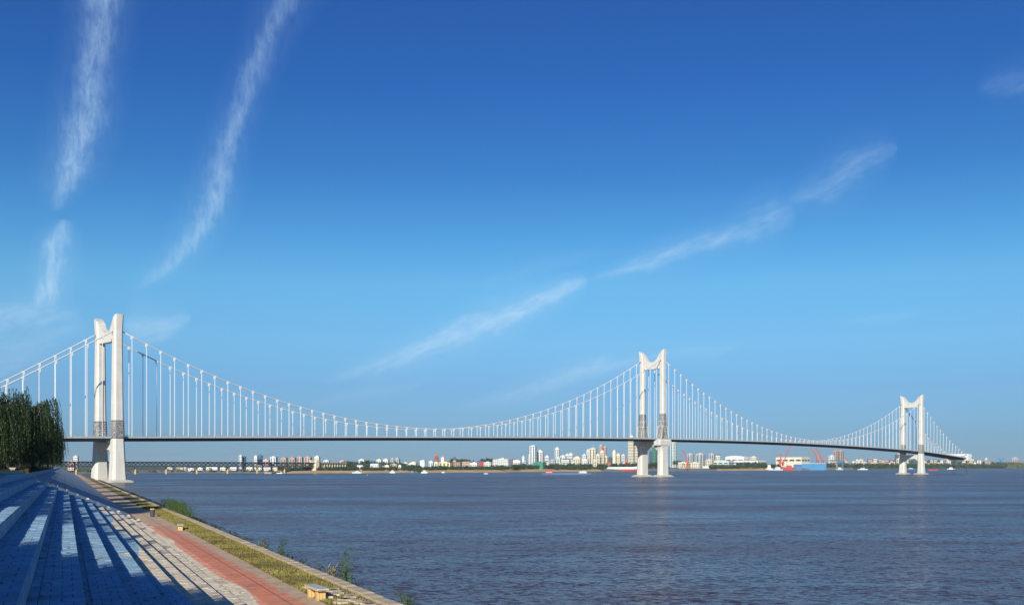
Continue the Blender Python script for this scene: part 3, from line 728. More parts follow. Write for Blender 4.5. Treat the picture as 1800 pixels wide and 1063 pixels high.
reeds_px('reed_clump', 607, 1020, 16, 2.0, .12, .18, 'tall thin reed clump standing alone by the kerb', 2)
reeds_px('reed_clump', 586, 1005, 12, .9, .15, .4, 'dry low weeds left of the tall reed clump', 3, dry=.9)
reeds_px('reed_clump', 496, 980, 14, 1.15, .12, .25, 'leafy weed clump midway along the kerb', 4)
reeds_px('reed_clump', 465, 968, 18, .95, .16, .5, 'yellowish weeds beside the leafy clump on the kerb', 5, dry=.6)
reeds_px('reed_clump', 718, 1062, 14, .95, .12, .22, 'green reeds at the bottom edge of the picture', 6)
reeds_px('reed_clump', 772, 1075, 10, .8, .12, .22, 'dry reeds low in the bottom edge, farthest right', 7, dry=.9)
reeds_px('reed_clump', 414, 950, 20, .5, .15, 1.0, 'low green weeds on the kerb between reed bed and clumps', 8)
reeds_px('reed_clump', 520, 995, 26, .45, .15, 1.6, 'creeping green weeds hanging over the kerb', 9)
reeds_px('reed_clump', 676, 1048, 14, .35, .12, .6, 'tuft of rusty weeds at the near end of the kerb', 10, dry=.9)

# fallen willow leaves lying on the treads and the path
LITTER = principled('dry_leaves', (0.28, 0.19, 0.07), rough=0.9, var=0.5, scale=2.0)
b = MB(); rng = random.Random(41)
for i in range(2600):
    t = 9+70*rng.random()**1.3; k = rng.randint(1, 13)
    if k == 13: a = rng.uniform(7.1, 9.6); z = ZP+.012
    else: a = ak(k)-T_+abs(rng.gauss(0, .28)); z = zk(k)+.014
    if k < 13 and a > ak(k)-.03: continue
    q = rng.uniform(0, 6.28); l = rng.uniform(.04, .10); w = l*rng.uniform(.2,.45); h = rng.uniform(0,.015)
    b.add([(a-cos(q)*l, t-sin(q)*l, z), (a-sin(q)*w, t+cos(q)*w, z+h), (a+cos(q)*l, t+sin(q)*l, z), (a+sin(q)*w, t-cos(q)*w, z+h)], [(0,1,2,3)])
o = bank('leaf_litter', b, LITTER, fix=False); tag(o, 'dry leaves scattered on the steps', 'leaves', kind='stuff')

# ------------------------------------------------------------------ willows
BARK = principled('willow_bark', (0.06, 0.047, 0.034), rough=0.95, var=0.4, scale=3, bump=0.6)
def leaf_material(name, col, trans=0.25):
    m = principled(name, col, rough=0.55, var=0.4, scale=0.8)
    nt = m.node_tree; b = nt.nodes['Principled BSDF']; L = nt.links.new
    t = N(nt, 'ShaderNodeBsdfTranslucent'); t.inputs[0].default_value = (col[0]*1.6, col[1]*1.8, col[2]*1.0, 1)
    mx = N(nt, 'ShaderNodeMixShader'); mx.inputs[0].default_value = trans
    L(b.outputs[0], mx.inputs[1]); L(t.outputs[0], mx.inputs[2]); L(mx.outputs[0], nt.nodes['Material Output'].inputs[0]); return m
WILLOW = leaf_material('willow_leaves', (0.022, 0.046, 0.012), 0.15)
def willow(seed, H=9.2, R=3.4):
    rr = random.Random(seed); r = empty('willow_tree')
    tr = MB(); tr.tube([(0,0,-.3),(.05,0,1.2),(-.05,.08,2.6),(.1,.0,H*.42)], [.26,.21,.17,.13], 8)
    tips = []
    for i in range(11):
        q = i*2*pi/11+rr.uniform(-.25,.25); rad = R*rr.uniform(.35,.95); zz = H*rr.uniform(.74,.98)*(1-.12*(rad/R)**2)
        p0 = Vector((.05,.02,H*rr.uniform(.24,.42))); p2 = Vector((cos(q)*rad, sin(q)*rad, zz)); p1 = p0.lerp(p2,.55)+Vector((cos(q)*-.1, sin(q)*-.1, .7))
        tr.tube([p0,p1,p2],[.10,.06,.02],5); tips.append((p1,p2))
    tips.append((Vector((0,0,H*.6)), Vector((.1,.1,H))))
    tr.build('trunk', BARK, r)
    lf = MB()
    for i in range(640):
        p1, p2 = rr.choice(tips); f = rr.random()**.6; base = p1.lerp(p2, f)+Vector((rr.gauss(0,.45), rr.gauss(0,.45), rr.gauss(0,.22)))
        q = atan2(base.y, base.x)+rr.uniform(-.8,.8); out = rr.uniform(.25,.9); drop = min(base.z-rr.uniform(.9,2.6), H*rr.uniform(.30,.88))
        n = max(5, int(drop/.17))
        for k in range(n):
            s = k/n; bend = 1-math.exp(-3*s)
            c = base+Vector((cos(q)*out*bend, sin(q)*out*bend, .25*sin(min(1,s*5)*pi)*.6-drop*s))
            for _ in range(2):
                w = rr.uniform(.022,.05); ll = rr.uniform(.16,.32); a = rr.uniform(0,2*pi); ti = rr.uniform(.15,.75)
                d = Vector((cos(a)*ti, sin(a)*ti, -1)).normalized()*ll; sd = Vector((-sin(a), cos(a), 0))*w
                lf.add([c, c+d*.5+sd, c+d, c+d*.5-sd], [(0,1,2,3)])
    lf.build('crown', WILLOW, r, fix=False)
    return r
protos = [willow(101), willow(202, 8.6, 3.0), willow(303, 9.6, 3.8)]
vis = [(-6.9,119,0,1.0,'leftmost willow, cut by the left edge of the picture'),(-4.4,131,2,.97,'tall drooping willow with the highest crown, on the left'),(-6.2,143,1,1.05,'dark willow behind the two front willows on the left'),
       (-3.9,158,0,.98,'drooping willow right of the highest crown'),(-4.3,178,2,.95,'fourth willow of the receding row'),(-3.9,204,1,1.02,'fifth willow of the receding row'),(-4.2,240,0,1.0,'sixth willow of the receding row'),
       (-3.8,290,2,.95,'seventh willow of the receding row'),(-4.0,350,1,1.05,'distant willow near the end of the row'),(-4.0,430,0,1.1,'farthest willow, at the right end of the dark row')]
used = set()
def place(a, t, pi_, sc, label, group, rz):
    o = protos[pi_] if pi_ not in used else copy_tree(protos[pi_]); used.add(pi_)
    o.location = bpos(a, t, zk(0)-.02); o.rotation_euler = (0,0,rz); o.scale = (sc,sc,sc)
    tag(o, label, 'tree', group)
rng = random.Random(77)
for a, t, p_, sc, lb in vis: place(a, t, p_, sc, lb, 'willows along the promenade', rng.uniform(0, 6.28))
# back row fills the dark mass behind
for i, (a, t) in enumerate([(-10.5,128),(-9.5,150),(-11,172),(-9,200),(-9.5,236),(-9,280),(-15,190),(-14,240)]):
    place(a, t, i % 3, 1.0, 'dark willow behind the front row, %s from the left edge going back' % ['first','second','third','fourth','fifth','sixth','seventh','eighth'][i], 'willows of the second row', rng.uniform(0, 6.28))
# the same avenue goes on beside and behind the camera
for i, (a, t, sc) in enumerate([(-11.0,30,.90),(-10.9,36,.87),(-11.2,42,.90),(-11.0,48,.87),(-11.1,54,.91),(-11.2,60,.87),(-11.0,66,.90),(-11.2,72,.87),(-11,78,.90),(-11.2,84,.88),(-11,90,.88),(-6.8,12.0,.92),(-6.3,6.5,1.1),(-6.4,2,1.25),(-6.0,-5,1.25),(-5.4,-12,1.2),(-4.8,-19,1.25),(-9.5,-4,1.1),(-9.5,5,1.0),(-5.2,-28,1.2)]):
    place(a, t, 1 if t < 20 else i % 3, sc, 'willow of the avenue beside and behind the viewer, outside the picture', 'willows outside the picture', rng.uniform(0, 6.28))
# dark undergrowth behind the trunks
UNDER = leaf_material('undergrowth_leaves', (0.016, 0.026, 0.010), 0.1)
ur = empty('undergrowth', bpos(-11, 112, zk(0)), PHI); tag(ur, 'tall dark undergrowth filling the gaps behind the willow trunks', 'shrubs')
b = MB(); rng = random.Random(19)
for i in range(26000):
    t = 300*rng.random()**1.5; a = rng.uniform(-3.5, 3.5)*(1+t/400); z = rng.uniform(0, 3.3); q = rng.uniform(0,6.28); s = rng.uniform(.10,.24)
    n1 = Vector((cos(q), sin(q), rng.uniform(-.6,.6)))*s; n2 = Vector((-sin(q), cos(q), rng.uniform(-.6,.6)))*s; p = Vector((a,t,z))
    b.add([p-n1,p+n2*.6,p+n1,p-n2*.6],[(0,1,2,3)])
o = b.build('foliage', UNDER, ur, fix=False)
b = MB()
for i in range(60):
    t = i*5+rng.uniform(-1,1); a = rng.uniform(-3,3); b.tube([(a,t,-.1),(a+rng.uniform(-.3,.3),t,1.4),(a+rng.uniform(-.6,.6),t+.2,3.0)], [.06,.05,.02], 5)
o = b.build('stems', BARK, ur, fix=False); o['kind'] = 'stuff'
# scrub on the top of the revetment
SCRUB = leaf_material('scrub_leaves', (0.05, 0.06, 0.018), 0.15)
b = MB(); rng = random.Random(23)
for i in range(30000):
    t = 45 + 420*rng.random()**1.3; dens = .5+.5*sin(t*.31)*sin(t*.083+1)
    if rng.random() > dens*(1 if t > 95 else .35): continue
    a = 12.3+abs(rng.gauss(0,.5)); z = ZP-.1-(a-12.3)*.55+rng.random()**2*.55; q = rng.uniform(0,6.28); s = rng.uniform(.04,.10)*(1+t/250)
    n1 = Vector((cos(q), sin(q), rng.uniform(-.2,1)))*s; n2 = Vector((-sin(q), cos(q), rng.uniform(-.4,.4)))*s; p = Vector((a,t,z))
    b.add([p-n1,p+n2*.4,p+n1*1.3,p-n2*.4],[(0,1,2,3)])
o = bank('kerb_scrub', b, SCRUB, fix=False); tag(o, 'dark low scrub growing along the outside of the kerb', 'scrub', kind='stuff')
# low dark hedge between parapet and slope
HEDGE = leaf_material('hedge_leaves', (0.03, 0.045, 0.016))
hr = empty('hedge', bpos(ak(0)-.55, T0+5, zk(0)), PHI); tag(hr, 'low dark hedge between the parapet and the painted slope', 'hedge')
b = MB(); rng = random.Random(9)
for i in range(9000):
    t = 190*rng.random()**1.4; a = rng.uniform(-.42,.42); z = rng.uniform(0,.62)*(1-.35*abs(a)/.42); q = rng.uniform(0,6.28); s = rng.uniform(.05,.12)
    n1 = Vector((cos(q), sin(q), rng.uniform(-.6,.6)))*s; n2 = Vector((-sin(q), cos(q), rng.uniform(-.6,.6)))*s; p = Vector((a,t,z))
    b.add([p-n1,p+n2*.6,p+n1,p-n2*.6],[(0,1,2,3)])
b.build('foliage', HEDGE, hr, fix=False)
b = MB(); b.box(-.2,.2,0,190,-.02,.3); b.build('woody_core', BARK, hr)

# ------------------------------------------------------------------ old steel truss bridge at left
TA = at(60, 1660); TB = at(552, 2135)
tdir = (TB-TA).normalized(); tlen = (TB-TA).length; trz = atan2(tdir.y, tdir.x)
tb = empty('truss_bridge', (TA.x, TA.y, 0), trz); tag(tb, 'dark steel truss bridge on ochre piers behind the left tower', 'bridge')
def t_at(px):   # distance along the bridge where image column px crosses it
    u = (px-900)/F
    return (u*TA.y - TA.x)/(tdir.x - u*tdir.y)
piers_px = [83, 134, 187, 238, 292, 346, 400, 452, 500]
pt = [t_at(p) for p in piers_px] + [tlen-4]
ZT, ZB = 20.4, 11.8
for i, s in enumerate(pt[:-1]):
    b = MB(); b.rings([[(s+cos(k*pi/4)*rx, sin(k*pi/4)*ry, z) for k in range(8)] for rx, ry, z in ((1.7,2.2,-3),(1.6,2.0,1),(1.25,1.7,8),(1.2,1.6,10.3),(1.6,2.2,10.4),(1.6,2.2,11.2))])
    b.build('pier', PIER, tb)
prev = -60.0
for s in pt:
    n = 7; b = MB()
    for y in (-4.5, 4.5):
        b.bar((prev,y,ZT-1.1),(s,y,ZT-1.1),.9,1.2); b.bar((prev,y,ZB+.4),(s,y,ZB+.4),.9,1.4)
        for k in range(n):
            x0 = prev+(s-prev)*k/n; x1 = prev+(s-prev)*(k+1)/n; xm = (x0+x1)/2
            b.bar((x0,y,ZB+.5),(x1,y,ZT-1.2),.6,.62); b.bar((x0,y,ZT-1.2),(x1,y,ZB+.5),.6,.62)
            b.bar((x0,y,ZB+.5),(x0,y,ZT-1.2),.4,.4)
    for k in range(n):
        x0 = prev+(s-prev)*k/n; b.bar((x0,-4.5,ZB+.4),(x0,4.5,ZB+.4),.4,.6)
    o = b.build('truss_span', STEEL, tb); o['kind'] = 'stuff'
    prev = s
b = MB(); b.box(-60, tlen, -7, 7, ZT-.6, ZT); b.build('road_deck', STEEL, tb)
b = MB(); b.box(-60, tlen, -3.4, 3.4, ZB+.9, ZB+1.4); b.build('rail_deck', STEEL, tb)
for y in (-6.8, 6.8):
    b = MB(); b.box(-60, tlen, y-.1, y+.1, ZT+.9, ZT+1.1)
    for k in range(int(tlen/6)): b.box(k*6-.1, k*6+.1, y-.08, y+.08, ZT, ZT+.95)
    o = b.build('parapet', FASCIA, tb); o['kind'] = 'stuff'
for k in range(14):
    s = 30+k*(tlen-40)/14; b = MB(); b.tube([(s,-6.4,ZT),(s,-6.4,ZT+4.6)], .14, 5); b.bar((s,-6.4,ZT+4.6),(s,-4.6,ZT+4.9),.18); b.build('lamp_post', FASCIA, tb)
# bridgehead tower and arched approach
BUFF = principled('buff_stone', (0.60, 0.54, 0.40), rough=0.85, var=0.12, scale=0.05)
b = MB(); b.box(tlen-4, tlen+5, -9, 9, -1, ZT+.8); b.box(tlen-3, tlen+4, -9.6, -6, ZT+.8, ZT+4.2); b.box(tlen-3, tlen+4, 6, 9.6, ZT+.8, ZT+4.2); hd = b.build('bridgehead_tower', BUFF, tb)
for y in (-9.7, 9.7):
    b = MB(); b.box(tlen-3.4, tlen+4.4, y-.6, y+.6, ZT+4.2, ZT+4.8); b.build('cornice', BUFF, hd)
ad = (at(620, 2260)-TB).normalized(); arz = atan2(ad.y, ad.x)-trz
ap = empty('approach_viaduct', (tlen+5, 0, 0), arz); ap.parent = tb
b = MB(); b.box(0, 100, -6, 6, ZT-1.2, ZT+.6); b.build('viaduct_deck', BUFF, ap)
for k in range(11):
    b = MB(); b.box(4+k*9.2, 5.6+k*9.2, -5, 5, 4, ZT-1.2); b.build('viaduct_pier', BUFF, ap)
for k in range(10):
    poly = [(5.6+k*9.2, ZT-1.2)] + [(5.6+k*9.2+3.8-3.8*cos(pi*i/8), ZT-4.6+2.9*sin(pi*i/8)) for i in range(9)] + [(13.2+k*9.2, ZT-1.2)]
    b = MB(); b.prism(poly, 'y', -4.8, 4.8); b.build('arch', BUFF, ap)

# ------------------------------------------------------------------ the city on the far bank
GLASS = principled('window_glass', (0.06, 0.075, 0.09), rough=0.2, var=0.3, scale=0.1)
BC = {'white': (.66,.66,.64), 'cream': (.64,.59,.45), 'pale': (.62,.66,.66), 'grey': (.40,.43,.45), 'pink': (.55,.36,.32), 'brown': (.40,.28,.22), 'blue': (.06,.14,.30),
      'dark': (.09,.11,.14), 'green': (.05,.21,.15), 'tan': (.56,.42,.27), 'mint': (.50,.60,.57), 'yellow': (.72,.60,.32), 'red': (.42,.05,.035), 'skyblue': (.04,.21,.40), 'rust': (.34,.10,.05), 'orange': (.60,.17,.05)}
def bmat(k): return mat('facade_'+k, BC[k], rough=0.75, var=0.10, scale=0.05)
def land(px, D):
    d = D-shoreD(px); sc = shoreD(px)/2400
    tb_ = [(0,0.0),(14,1.6),(45,5.0),(70,5.6),(260,7.5),(700,9),(1500,10),(4000,10.6),(12000,11)]
    d /= sc
    for (p, z), (q, w) in zip(tb_, tb_[1:]):
        if d <= q: return min(11.2, (z+(w-z)*max(0,(d-p))/(q-p))*sc)
    return 11.2
def building(x0, x1, yt, D_off, col, style, label, roof=None, yaw=-24, depth=.75, name='building', win='glass', crown=None):
    xc = (x0+x1)/2; D = shoreD(xc)+D_off; m = D/F
    yw = radians(yaw); Wt = (x1-x0)*m; w = Wt/(cos(yw)+depth*abs(sin(yw))); d = w*depth
    zb = land(xc, D)-1.5; zt = zat(yt, D); h = max(4, zt-zb)
    # width as seen along the actual line of sight
    r = empty(name, (at(xc, D).x, D+d/2, zb), yw - math.atan((xc-900)/F)); tag(r, label, 'building')
    B_ = bmat(col); b = MB()
    b.box(-w/2, w/2, -d/2, d/2, 0, h)
    wl = b.build('wall', B_, r)
    fl = 3.4*max(1, m/1.25); nf = max(1, int((h-2)/fl))
    wn = MB()
    faces = [('f', w), ('r', d), ('l', d)]
    for nm, ln in faces:
        nc = max(1, int(ln/(4.2*max(1, m/1.25))))
        def put(u0, u1, z0, z1, p=.12):
            if nm == 'f': wn.box(u0, u1, -d/2-p, -d/2+.05, z0, z1)
            elif nm == 'r': wn.box(w/2-.05, w/2+p, u0, u1, z0, z1)
            else: wn.box(-w/2-p, -w/2+.05, u0, u1, z0, z1)
        if style == 'grid':
            for i in range(nf):
                for c in range(nc):
                    u = -ln/2+ln*(c+.5)/nc; put(u-ln/nc*.27, u+ln/nc*.27, 2+i*fl+fl*.25, 2+i*fl+fl*.78)
        elif style == 'bands':
            for i in range(nf): put(-ln/2*.92, ln/2*.92, 2+i*fl+fl*.35, 2+i*fl+fl*.72)
        elif style == 'columns':
            nc = max(2, nc//2)
            for c in range(nc):
                u = -ln/2+ln*(c+.5)/nc
                for i in range(nf): put(u-ln/nc*.25, u+ln/nc*.25, 2+i*fl+fl*.1, 2+i*fl+fl*.85)
        elif style == 'shed':
            for c in range(max(2, nc//3)):
                u = -ln/2+ln*(c+.5)/max(2, nc//3); put(u-ln/max(2,nc//3)*.36, u+ln/max(2,nc//3)*.36, h*.62, h*.78)
    if wn.f:
        o = wn.build('window_rows', GLASS if win == 'glass' else bmat(win), r, fix=False); o['kind'] = 'stuff'
    rf = MB(); rm = B_
    if roof == 'flat' or roof is None:
        rf.box(-w/2-.4, w/2+.4, -d/2-.4, d/2+.4, h, h+.9); rf.box(-w*.2, w*.12, -d*.2, d*.25, h+.9, h+min(4.5, 1.5+h*.06))
    elif roof[0] == 'gable':
        rf.prism([(-d/2-.8, h), (d/2+.8, h), (0, h+roof[2]*m)], 'x', -w/2-.6, w/2+.6); rm = bmat(roof[1])
    elif roof[0] == 'hip':
        rf.rings([[(-w/2-.8,-d/2-.8,h),(w/2+.8,-d/2-.8,h),(w/2+.8,d/2+.8,h),(-w/2-.8,d/2+.8,h)],[(-w*.08,-d*.05,h+roof[2]*m),(w*.08,-d*.05,h+roof[2]*m),(w*.08,d*.05,h+roof[2]*m),(-w*.08,d*.05,h+roof[2]*m)]]); rm = bmat(roof[1])
    elif roof[0] == 'step':
        hh = roof[2]*m; rf.box(-w*.36, w*.36, -d*.36, d*.36, h, h+hh*.5); rf.box(-w*.2, w*.2, -d*.2, d*.2, h+hh*.5, h+hh); rf.box(-w/2-.4, w/2+.4, -d/2-.4, d/2+.4, h-.2, h+.6)
    elif roof[0] == 'vault':
        hh = roof[2]*m; n = 10; rf.prism([(-w/2-.5, h)]+[(-(w/2+.5)*cos(pi*i/n), h+hh*sin(pi*i/n)) for i in range(1, n)]+[(w/2+.5, h)], 'y', -d/2-.5, d/2+.5); rm = bmat(roof[1])
    ro = rf.build('roof', rm, r)
    if crown == 'mast':
        b = MB(); b.tube([(0,0,h),(0,0,h+9*m)], [.5*m,.2*m], 6); b.build('mast', FASCIA, ro)
    if crown == 'disc':
        b = MB(); b.rings([[(cos(2*pi*i/12)*q*w*.5, sin(2*pi*i/12)*q*d*.62, z) for i in range(12)] for q, z in ((.55,h+.9),(.6,h+2.5*m),(1.05,h+2.6*m),(1.05,h+4.2*m),(.7,h+4.4*m),(.55,h+6*m),(.2,h+6.3*m))]); b.build('crown_ring', B_, ro)
        b = MB(); b.tube([(0,0,h+6*m),(0,0,h+9*m)], .3*m, 5); b.build('mast', FASCIA, ro)
    return r
BL = [
 # left, behind the truss bridge
 (118,131,811,120,'pink','grid','pink block seen through the truss left of the left tower'),
 (128,137,802.5,260,'white','bands','white block rising above the truss left of the left tower'),
 (323,328,821,60,'grey','grid','lone grey tower under the truss bridge'),
 (330,342,823.5,40,'white','grid','low white block under the truss, right of the lone grey tower'),
 (344,358,822.5,60,'pale','grid','pale low block under the truss bridge'),
 (361,386,820.5,90,'white','grid','wide white block under the truss bridge'),
 (386,398,822,50,'cream','grid','cream block beside the wide white block under the truss'),
 (404,418,821,70,'white','bands','white riverside block at the fourth truss pier'),
 (419.5,426,801,420,'pale','columns','pale half of a twin high-rise above the truss'),
 (425.5,432,803,440,'blue','columns','blue half of a twin high-rise above the truss'),
 (446,453,802,420,'white','bands','white slab beside the dark blue high-rise above the truss'),
 (452.5,461,800.5,450,'blue','columns','dark blue high-rise above the truss bridge'),
 (462,474,808,380,'pink','grid','pink low block between the high-rises above the truss'),
 (474,487,803.5,420,'pale','columns','pale striped high-rise with flat top above the truss'),
 (432,446,820,60,'cream','grid','cream low block under the truss near the high-rises'),
 (448,462,818.5,80,'white','grid','white low block under the truss near the high-rises'),
 (463,478,820,50,'white','bands','white hall under the right part of the truss'),
 (479,489,819.5,60,'cream','grid','cream hall under the right part of the truss'),
 (493,505,804.5,420,'brown','columns','first of four brown apartment towers over the truss'),
 (508,520,804.5,430,'brown','columns','second of four brown apartment towers over the truss'),
 (521.5,532.5,804,440,'pink','columns','third of four brown apartment towers over the truss'),
 (534.5,547.5,804,430,'pink','columns','fourth of four brown apartment towers over the truss'),
 (552,562.5,802.5,330,'white','bands','white block with roof cap behind the bridgehead tower'),
 (568,580,809.5,340,'pale','grid','pale low block above the arched approach'),
 (597,606,810,360,'tan','grid','tan block at the end of the arched approach'),
 # wooded hill and town to the pagoda
 (627,640,817,70,'white','grid','white house low on the wooded hill',('gable','blue',1.5)),
 (630,642,808,360,'white','bands','white block on top of the wooded hill'),
 (650,669,814.5,90,'white','grid','white riverside house with blue roof below the hill',('gable','skyblue',1.6)),
 (661,672,808,330,'cream','grid','cream block left of the three white slabs'),
 (673,684,807.5,330,'white','columns','white slab pair left of the grey towers'),
 (687,693,806,380,'grey','columns','narrow grey tower beside the wide grey tower'),
 (693.5,703,806,390,'grey','columns','wide grey tower left of the pagoda'),
 (676,685,818,60,'white','grid','small white house near the two moored white ships'),
 (686,700,816,100,'tan','grid','tan house among trees left of the pagoda'),
 (700,706,818,60,'pale','grid','pale house among trees left of the pagoda'),
 (707,719,813.5,200,'cream','grid','cream terrace left of the pagoda'),
 (715,735,815,120,'white','bands','stepped white building on the bank left of the pagoda',('step',None,2.5)),
 (722,734,812.5,260,'yellow','grid','yellowish terrace behind the stepped white building'),
 (738,748.5,809.5,150,'white','plain','tall blank white building by the moored ship',('step',None,1.5)),
 (753.5,762.5,811,150,'white','columns','white arched building next to the pagoda'),
 (763,771,812.5,120,'white','grid','white block in front of the pagoda'),
 (770.5,797,813,130,'yellow','columns','long yellow riverside building below the pagoda'),
 (775,782,803.5,420,'white','plain','white rounded tower behind the pagoda',('hip','white',1.5)),
 (797,812,812.5,170,'brown','grid','red brick terrace right of the yellow building',('gable','brown',1.2)),
 (812,830,811.5,190,'pink','grid','reddish terrace below the wooded ridge',('gable','brown',1.2)),
 (826,842,813.5,140,'pale','grid','pale low block left of the red roofed hall'),
 (839,852,811,200,'red','plain','hall with bright red front and blue roof',('gable','blue',1.6)),
 (850,866,812.5,170,'white','grid','white block right of the red front hall'),
 (866,902,807.5,150,'white','grid','long white riverside office block'),
 # centre towers
 (880,889,806,420,'pale','grid','pale block behind the long white office block'),
 (902,918,809.5,220,'white','grid','white low block right of the long office block'),
 (918,922.5,802.5,320,'white','plain','slim white tower left of the twin pale towers'),
 (929,934,800,330,'white','bands','white wing of the tall pale tower'),
 (931,943.5,784,300,'pale','columns','tallest pale tower of the centre skyline',('step',None,2)),
 (944,956.5,793,320,'white','columns','white slab tower right of the tallest pale tower'),
 (958,966.5,802,260,'white','bands','white block with wider top right of the slab tower'),
 (936,960,812.5,80,'green','plain','long green netted building under the pale towers'),
 (966,978,808.5,240,'grey','grid','low grey block in the centre skyline'),
 (975.5,984.5,788,310,'pale','columns','slim pale green tower standing alone in the centre'),
 (978,986,804,230,'mint','grid','mint podium of the slim pale green tower'),
 (985,996,801.5,300,'white','grid','white block right of the slim tower'),
 (994,1001,799,330,'pale','grid','pale block behind the dark roofed building'),
 (1000,1008,797.5,320,'white','bands','white block with roof cap in the centre'),
 (988,1004,807.5,150,'white','bands','low building with dark sloping roof',('gable','dark',1.5)),
 (1008,1023,804,160,'cream','grid','cream block with round front window',('step',None,2.5)),
 (1023,1036,807.5,140,'white','grid','white low block left of the gabled cream tower'),
 (1023.5,1032,799.5,300,'pale','grid','pale block behind the white low block'),
 (1031,1037,791.5,300,'pale','columns','pale side tower of the gabled cream tower'),
 (1035.5,1050.5,788.5,260,'cream','columns','cream tower with gabled top and antenna',('hip','cream',2.5),'mast'),
 (1048,1056,799,190,'cream','grid','left shoulder of the stepped cream tower'),
 (1055.5,1063,793.5,200,'cream','grid','stepped cream tower in front of the pink towers',('step',None,3)),
 (1062,1069,802,200,'cream','grid','right shoulder of the stepped cream tower'),
 (1053.5,1060.5,783,380,'pink','columns','taller of two pink towers'),
 (1060.5,1067,786,390,'pink','columns','lower of two pink towers'),
 (1069,1077,804,240,'dark','grid','dark block between the cream towers'),
 (1077,1083.5,793,200,'cream','plain','slender cream tower with pointed top',('step',None,3)),
 (1083,1092,798.5,190,'cream','grid','cream block joined to the slender pointed tower'),
 (1093,1099.5,799.5,220,'white','grid','white block left of the tall striped tower'),
 (1099,1104,809,180,'orange','grid','small orange block at the foot of the tall striped tower'),
 (1104.5,1116,771,280,'cream','bands','tall striped tower with round crown behind the middle pier',None,'disc'),
 (1115.5,1123,783,270,'cream','bands','lower striped wing of the tall tower by the middle pier'),
 # between and right of the piers
 (1141,1147,793,260,'dark','grid','dark block left of the green tower between the piers'),
 (1146.5,1155,785,240,'green','bands','dark green tower between the middle piers',('step',None,1)),
 (1155,1160,800,260,'pale','grid','pale block right of the green tower'),
 (1179,1190.5,776,300,'mint','columns','tall pale striped tower just right of the middle pier'),
 (1193,1214,812.5,110,'cream','grid','long cream shed left of the red harbour crane'),
 (1213,1236,813,120,'cream','grid','long cream shed right of the red harbour crane'),
 (1209,1220.5,798,340,'grey','columns','first of three grey striped apartment blocks'),
 (1224,1241,797.5,350,'grey','columns','second and widest of three grey striped apartment blocks'),
 (1247,1258.5,798,340,'grey','columns','third of three grey striped apartment blocks'),
 (1258.5,1268.5,800,250,'cream','grid','cream tower with blue pyramid roof',('hip','skyblue',3)),
 (1241,1255.5,808,130,'cream','grid','cream block left of the mint shed'),
 (1255,1292,810,140,'mint','shed','long mint green shed with curved roof',('vault','mint',1.5)),
 (1278,1320,803,330,'white','shed','big white hall with low vaulted roof',('vault','white',2.2)),
 (1320,1333,803,340,'cream','grid','cream block right of the vaulted white hall'),
 (1292,1350,809,180,'white','shed','long low white warehouse behind the trees',('gable','white',1)),
 (1369,1428,803,220,'cream','shed','huge cream shipyard hall with white pillars',('gable','white',1)),
 (1458,1469.5,801,300,'white','grid','white block left of the brown twin towers'),
 (1466,1475,792,340,'brown','columns','left one of the brown twin towers'),
 (1474.5,1484,791.5,350,'brown','columns','right one of the brown twin towers'),
 (1460,1473,810,120,'tan','shed','shipyard shed with blue roof beside the blue dock',('gable','skyblue',2)),
 (1472,1486,810.5,120,'skyblue','shed','blue walled shed right of the blue roofed shed',('gable','skyblue',1)),
 (1482,1494,811,150,'tan','grid','tan block right of the blue sheds'),
 (1573.5,1580,799,380,'dark','grid','dark tower left of the right bridge tower'),
 (1578.5,1584,797.5,400,'tan','grid','tan tower left of the right bridge tower'),
 (1577,1586,806,250,'cream','grid','cream block below the dark and tan towers'),
 (1592,1598,807,280,'cream','grid','cream block between the legs of the right tower'),
 (1606,1616,803,300,'dark','grid','dark block between the legs of the right tower'),
 (1636,1641,809,200,'cream','grid','cream tower-house right of the right bridge tower'),
 (1555,1562,813,160,'pale','grid','pale house with bright blue roof on the right bank',('gable','skyblue',1.5)),
 (1732,1736.5,807,220,'pink','grid','reddish chapel tower at far right',('hip','white',3)),
 (1781,1791.5,804,300,'grey','grid','grey block at the far right edge of the skyline'),
 (1762,1778,813,140,'red','grid','long red roofed terrace at far right',('gable','orange',1.5)),
 (1778,1800,812.5,150,'pink','grid','reddish terrace at the right edge of the picture',('gable','orange',1.5)),
]
for e in BL:
    x0, x1, yt, off, col, st, lb = e[:7]; roof = e[7] if len(e) > 7 else None; cr_ = e[8] if len(e) > 8 else None
    building(x0, x1, yt, off, col, st, lb, roof, crown=cr_)
# hillside houses: alike and tiny, in groups along the right bank
rng = random.Random(55)
def ORD(n): return '%d%s' % (n, 'th' if 10 <= n % 100 <= 20 else {1:'st',2:'nd',3:'rd'}.get(n % 10, 'th'))
def houses(n, xa, xb, ya, yb, label, group):
    for i in range(n):
        xc = xa+(xb-xa)*(i+rng.random())/n; w = rng.uniform(4, 9); yt = rng.uniform(ya, yb)
        col = rng.choice(['cream','white','tan','pale','cream','brown','pink']); rf = rng.choice([None, None, ('gable','brown',1.2), ('gable','dark',1), ('hip','rust',1.2)])
        r = building(xc-w/2, xc+w/2, yt, rng.uniform(60, 420), col, rng.choice(['grid','grid','bands']), '%s %s, %s from the left, %s' % ({'cream':'cream','white':'white','tan':'tan','pale':'pale grey','brown':'brown','pink':'pinkish'}[col], {None:'flat roofed block','gable':'gabled house','hip':'hip roofed house'}[rf[0] if rf else None], ORD(i+1), label), rf, yaw=rng.choice([-30,-20,15,25]), name='house')
        r['category'] = 'house'; r['group'] = group
houses(22, 1486, 1572, 806, 816, 'right of the brown twin towers', 'town houses between the twin towers and the right bridge tower')
houses(30, 1618, 1722, 805, 817, 'under the right bridge end', 'hillside houses under the right end of the bridge')
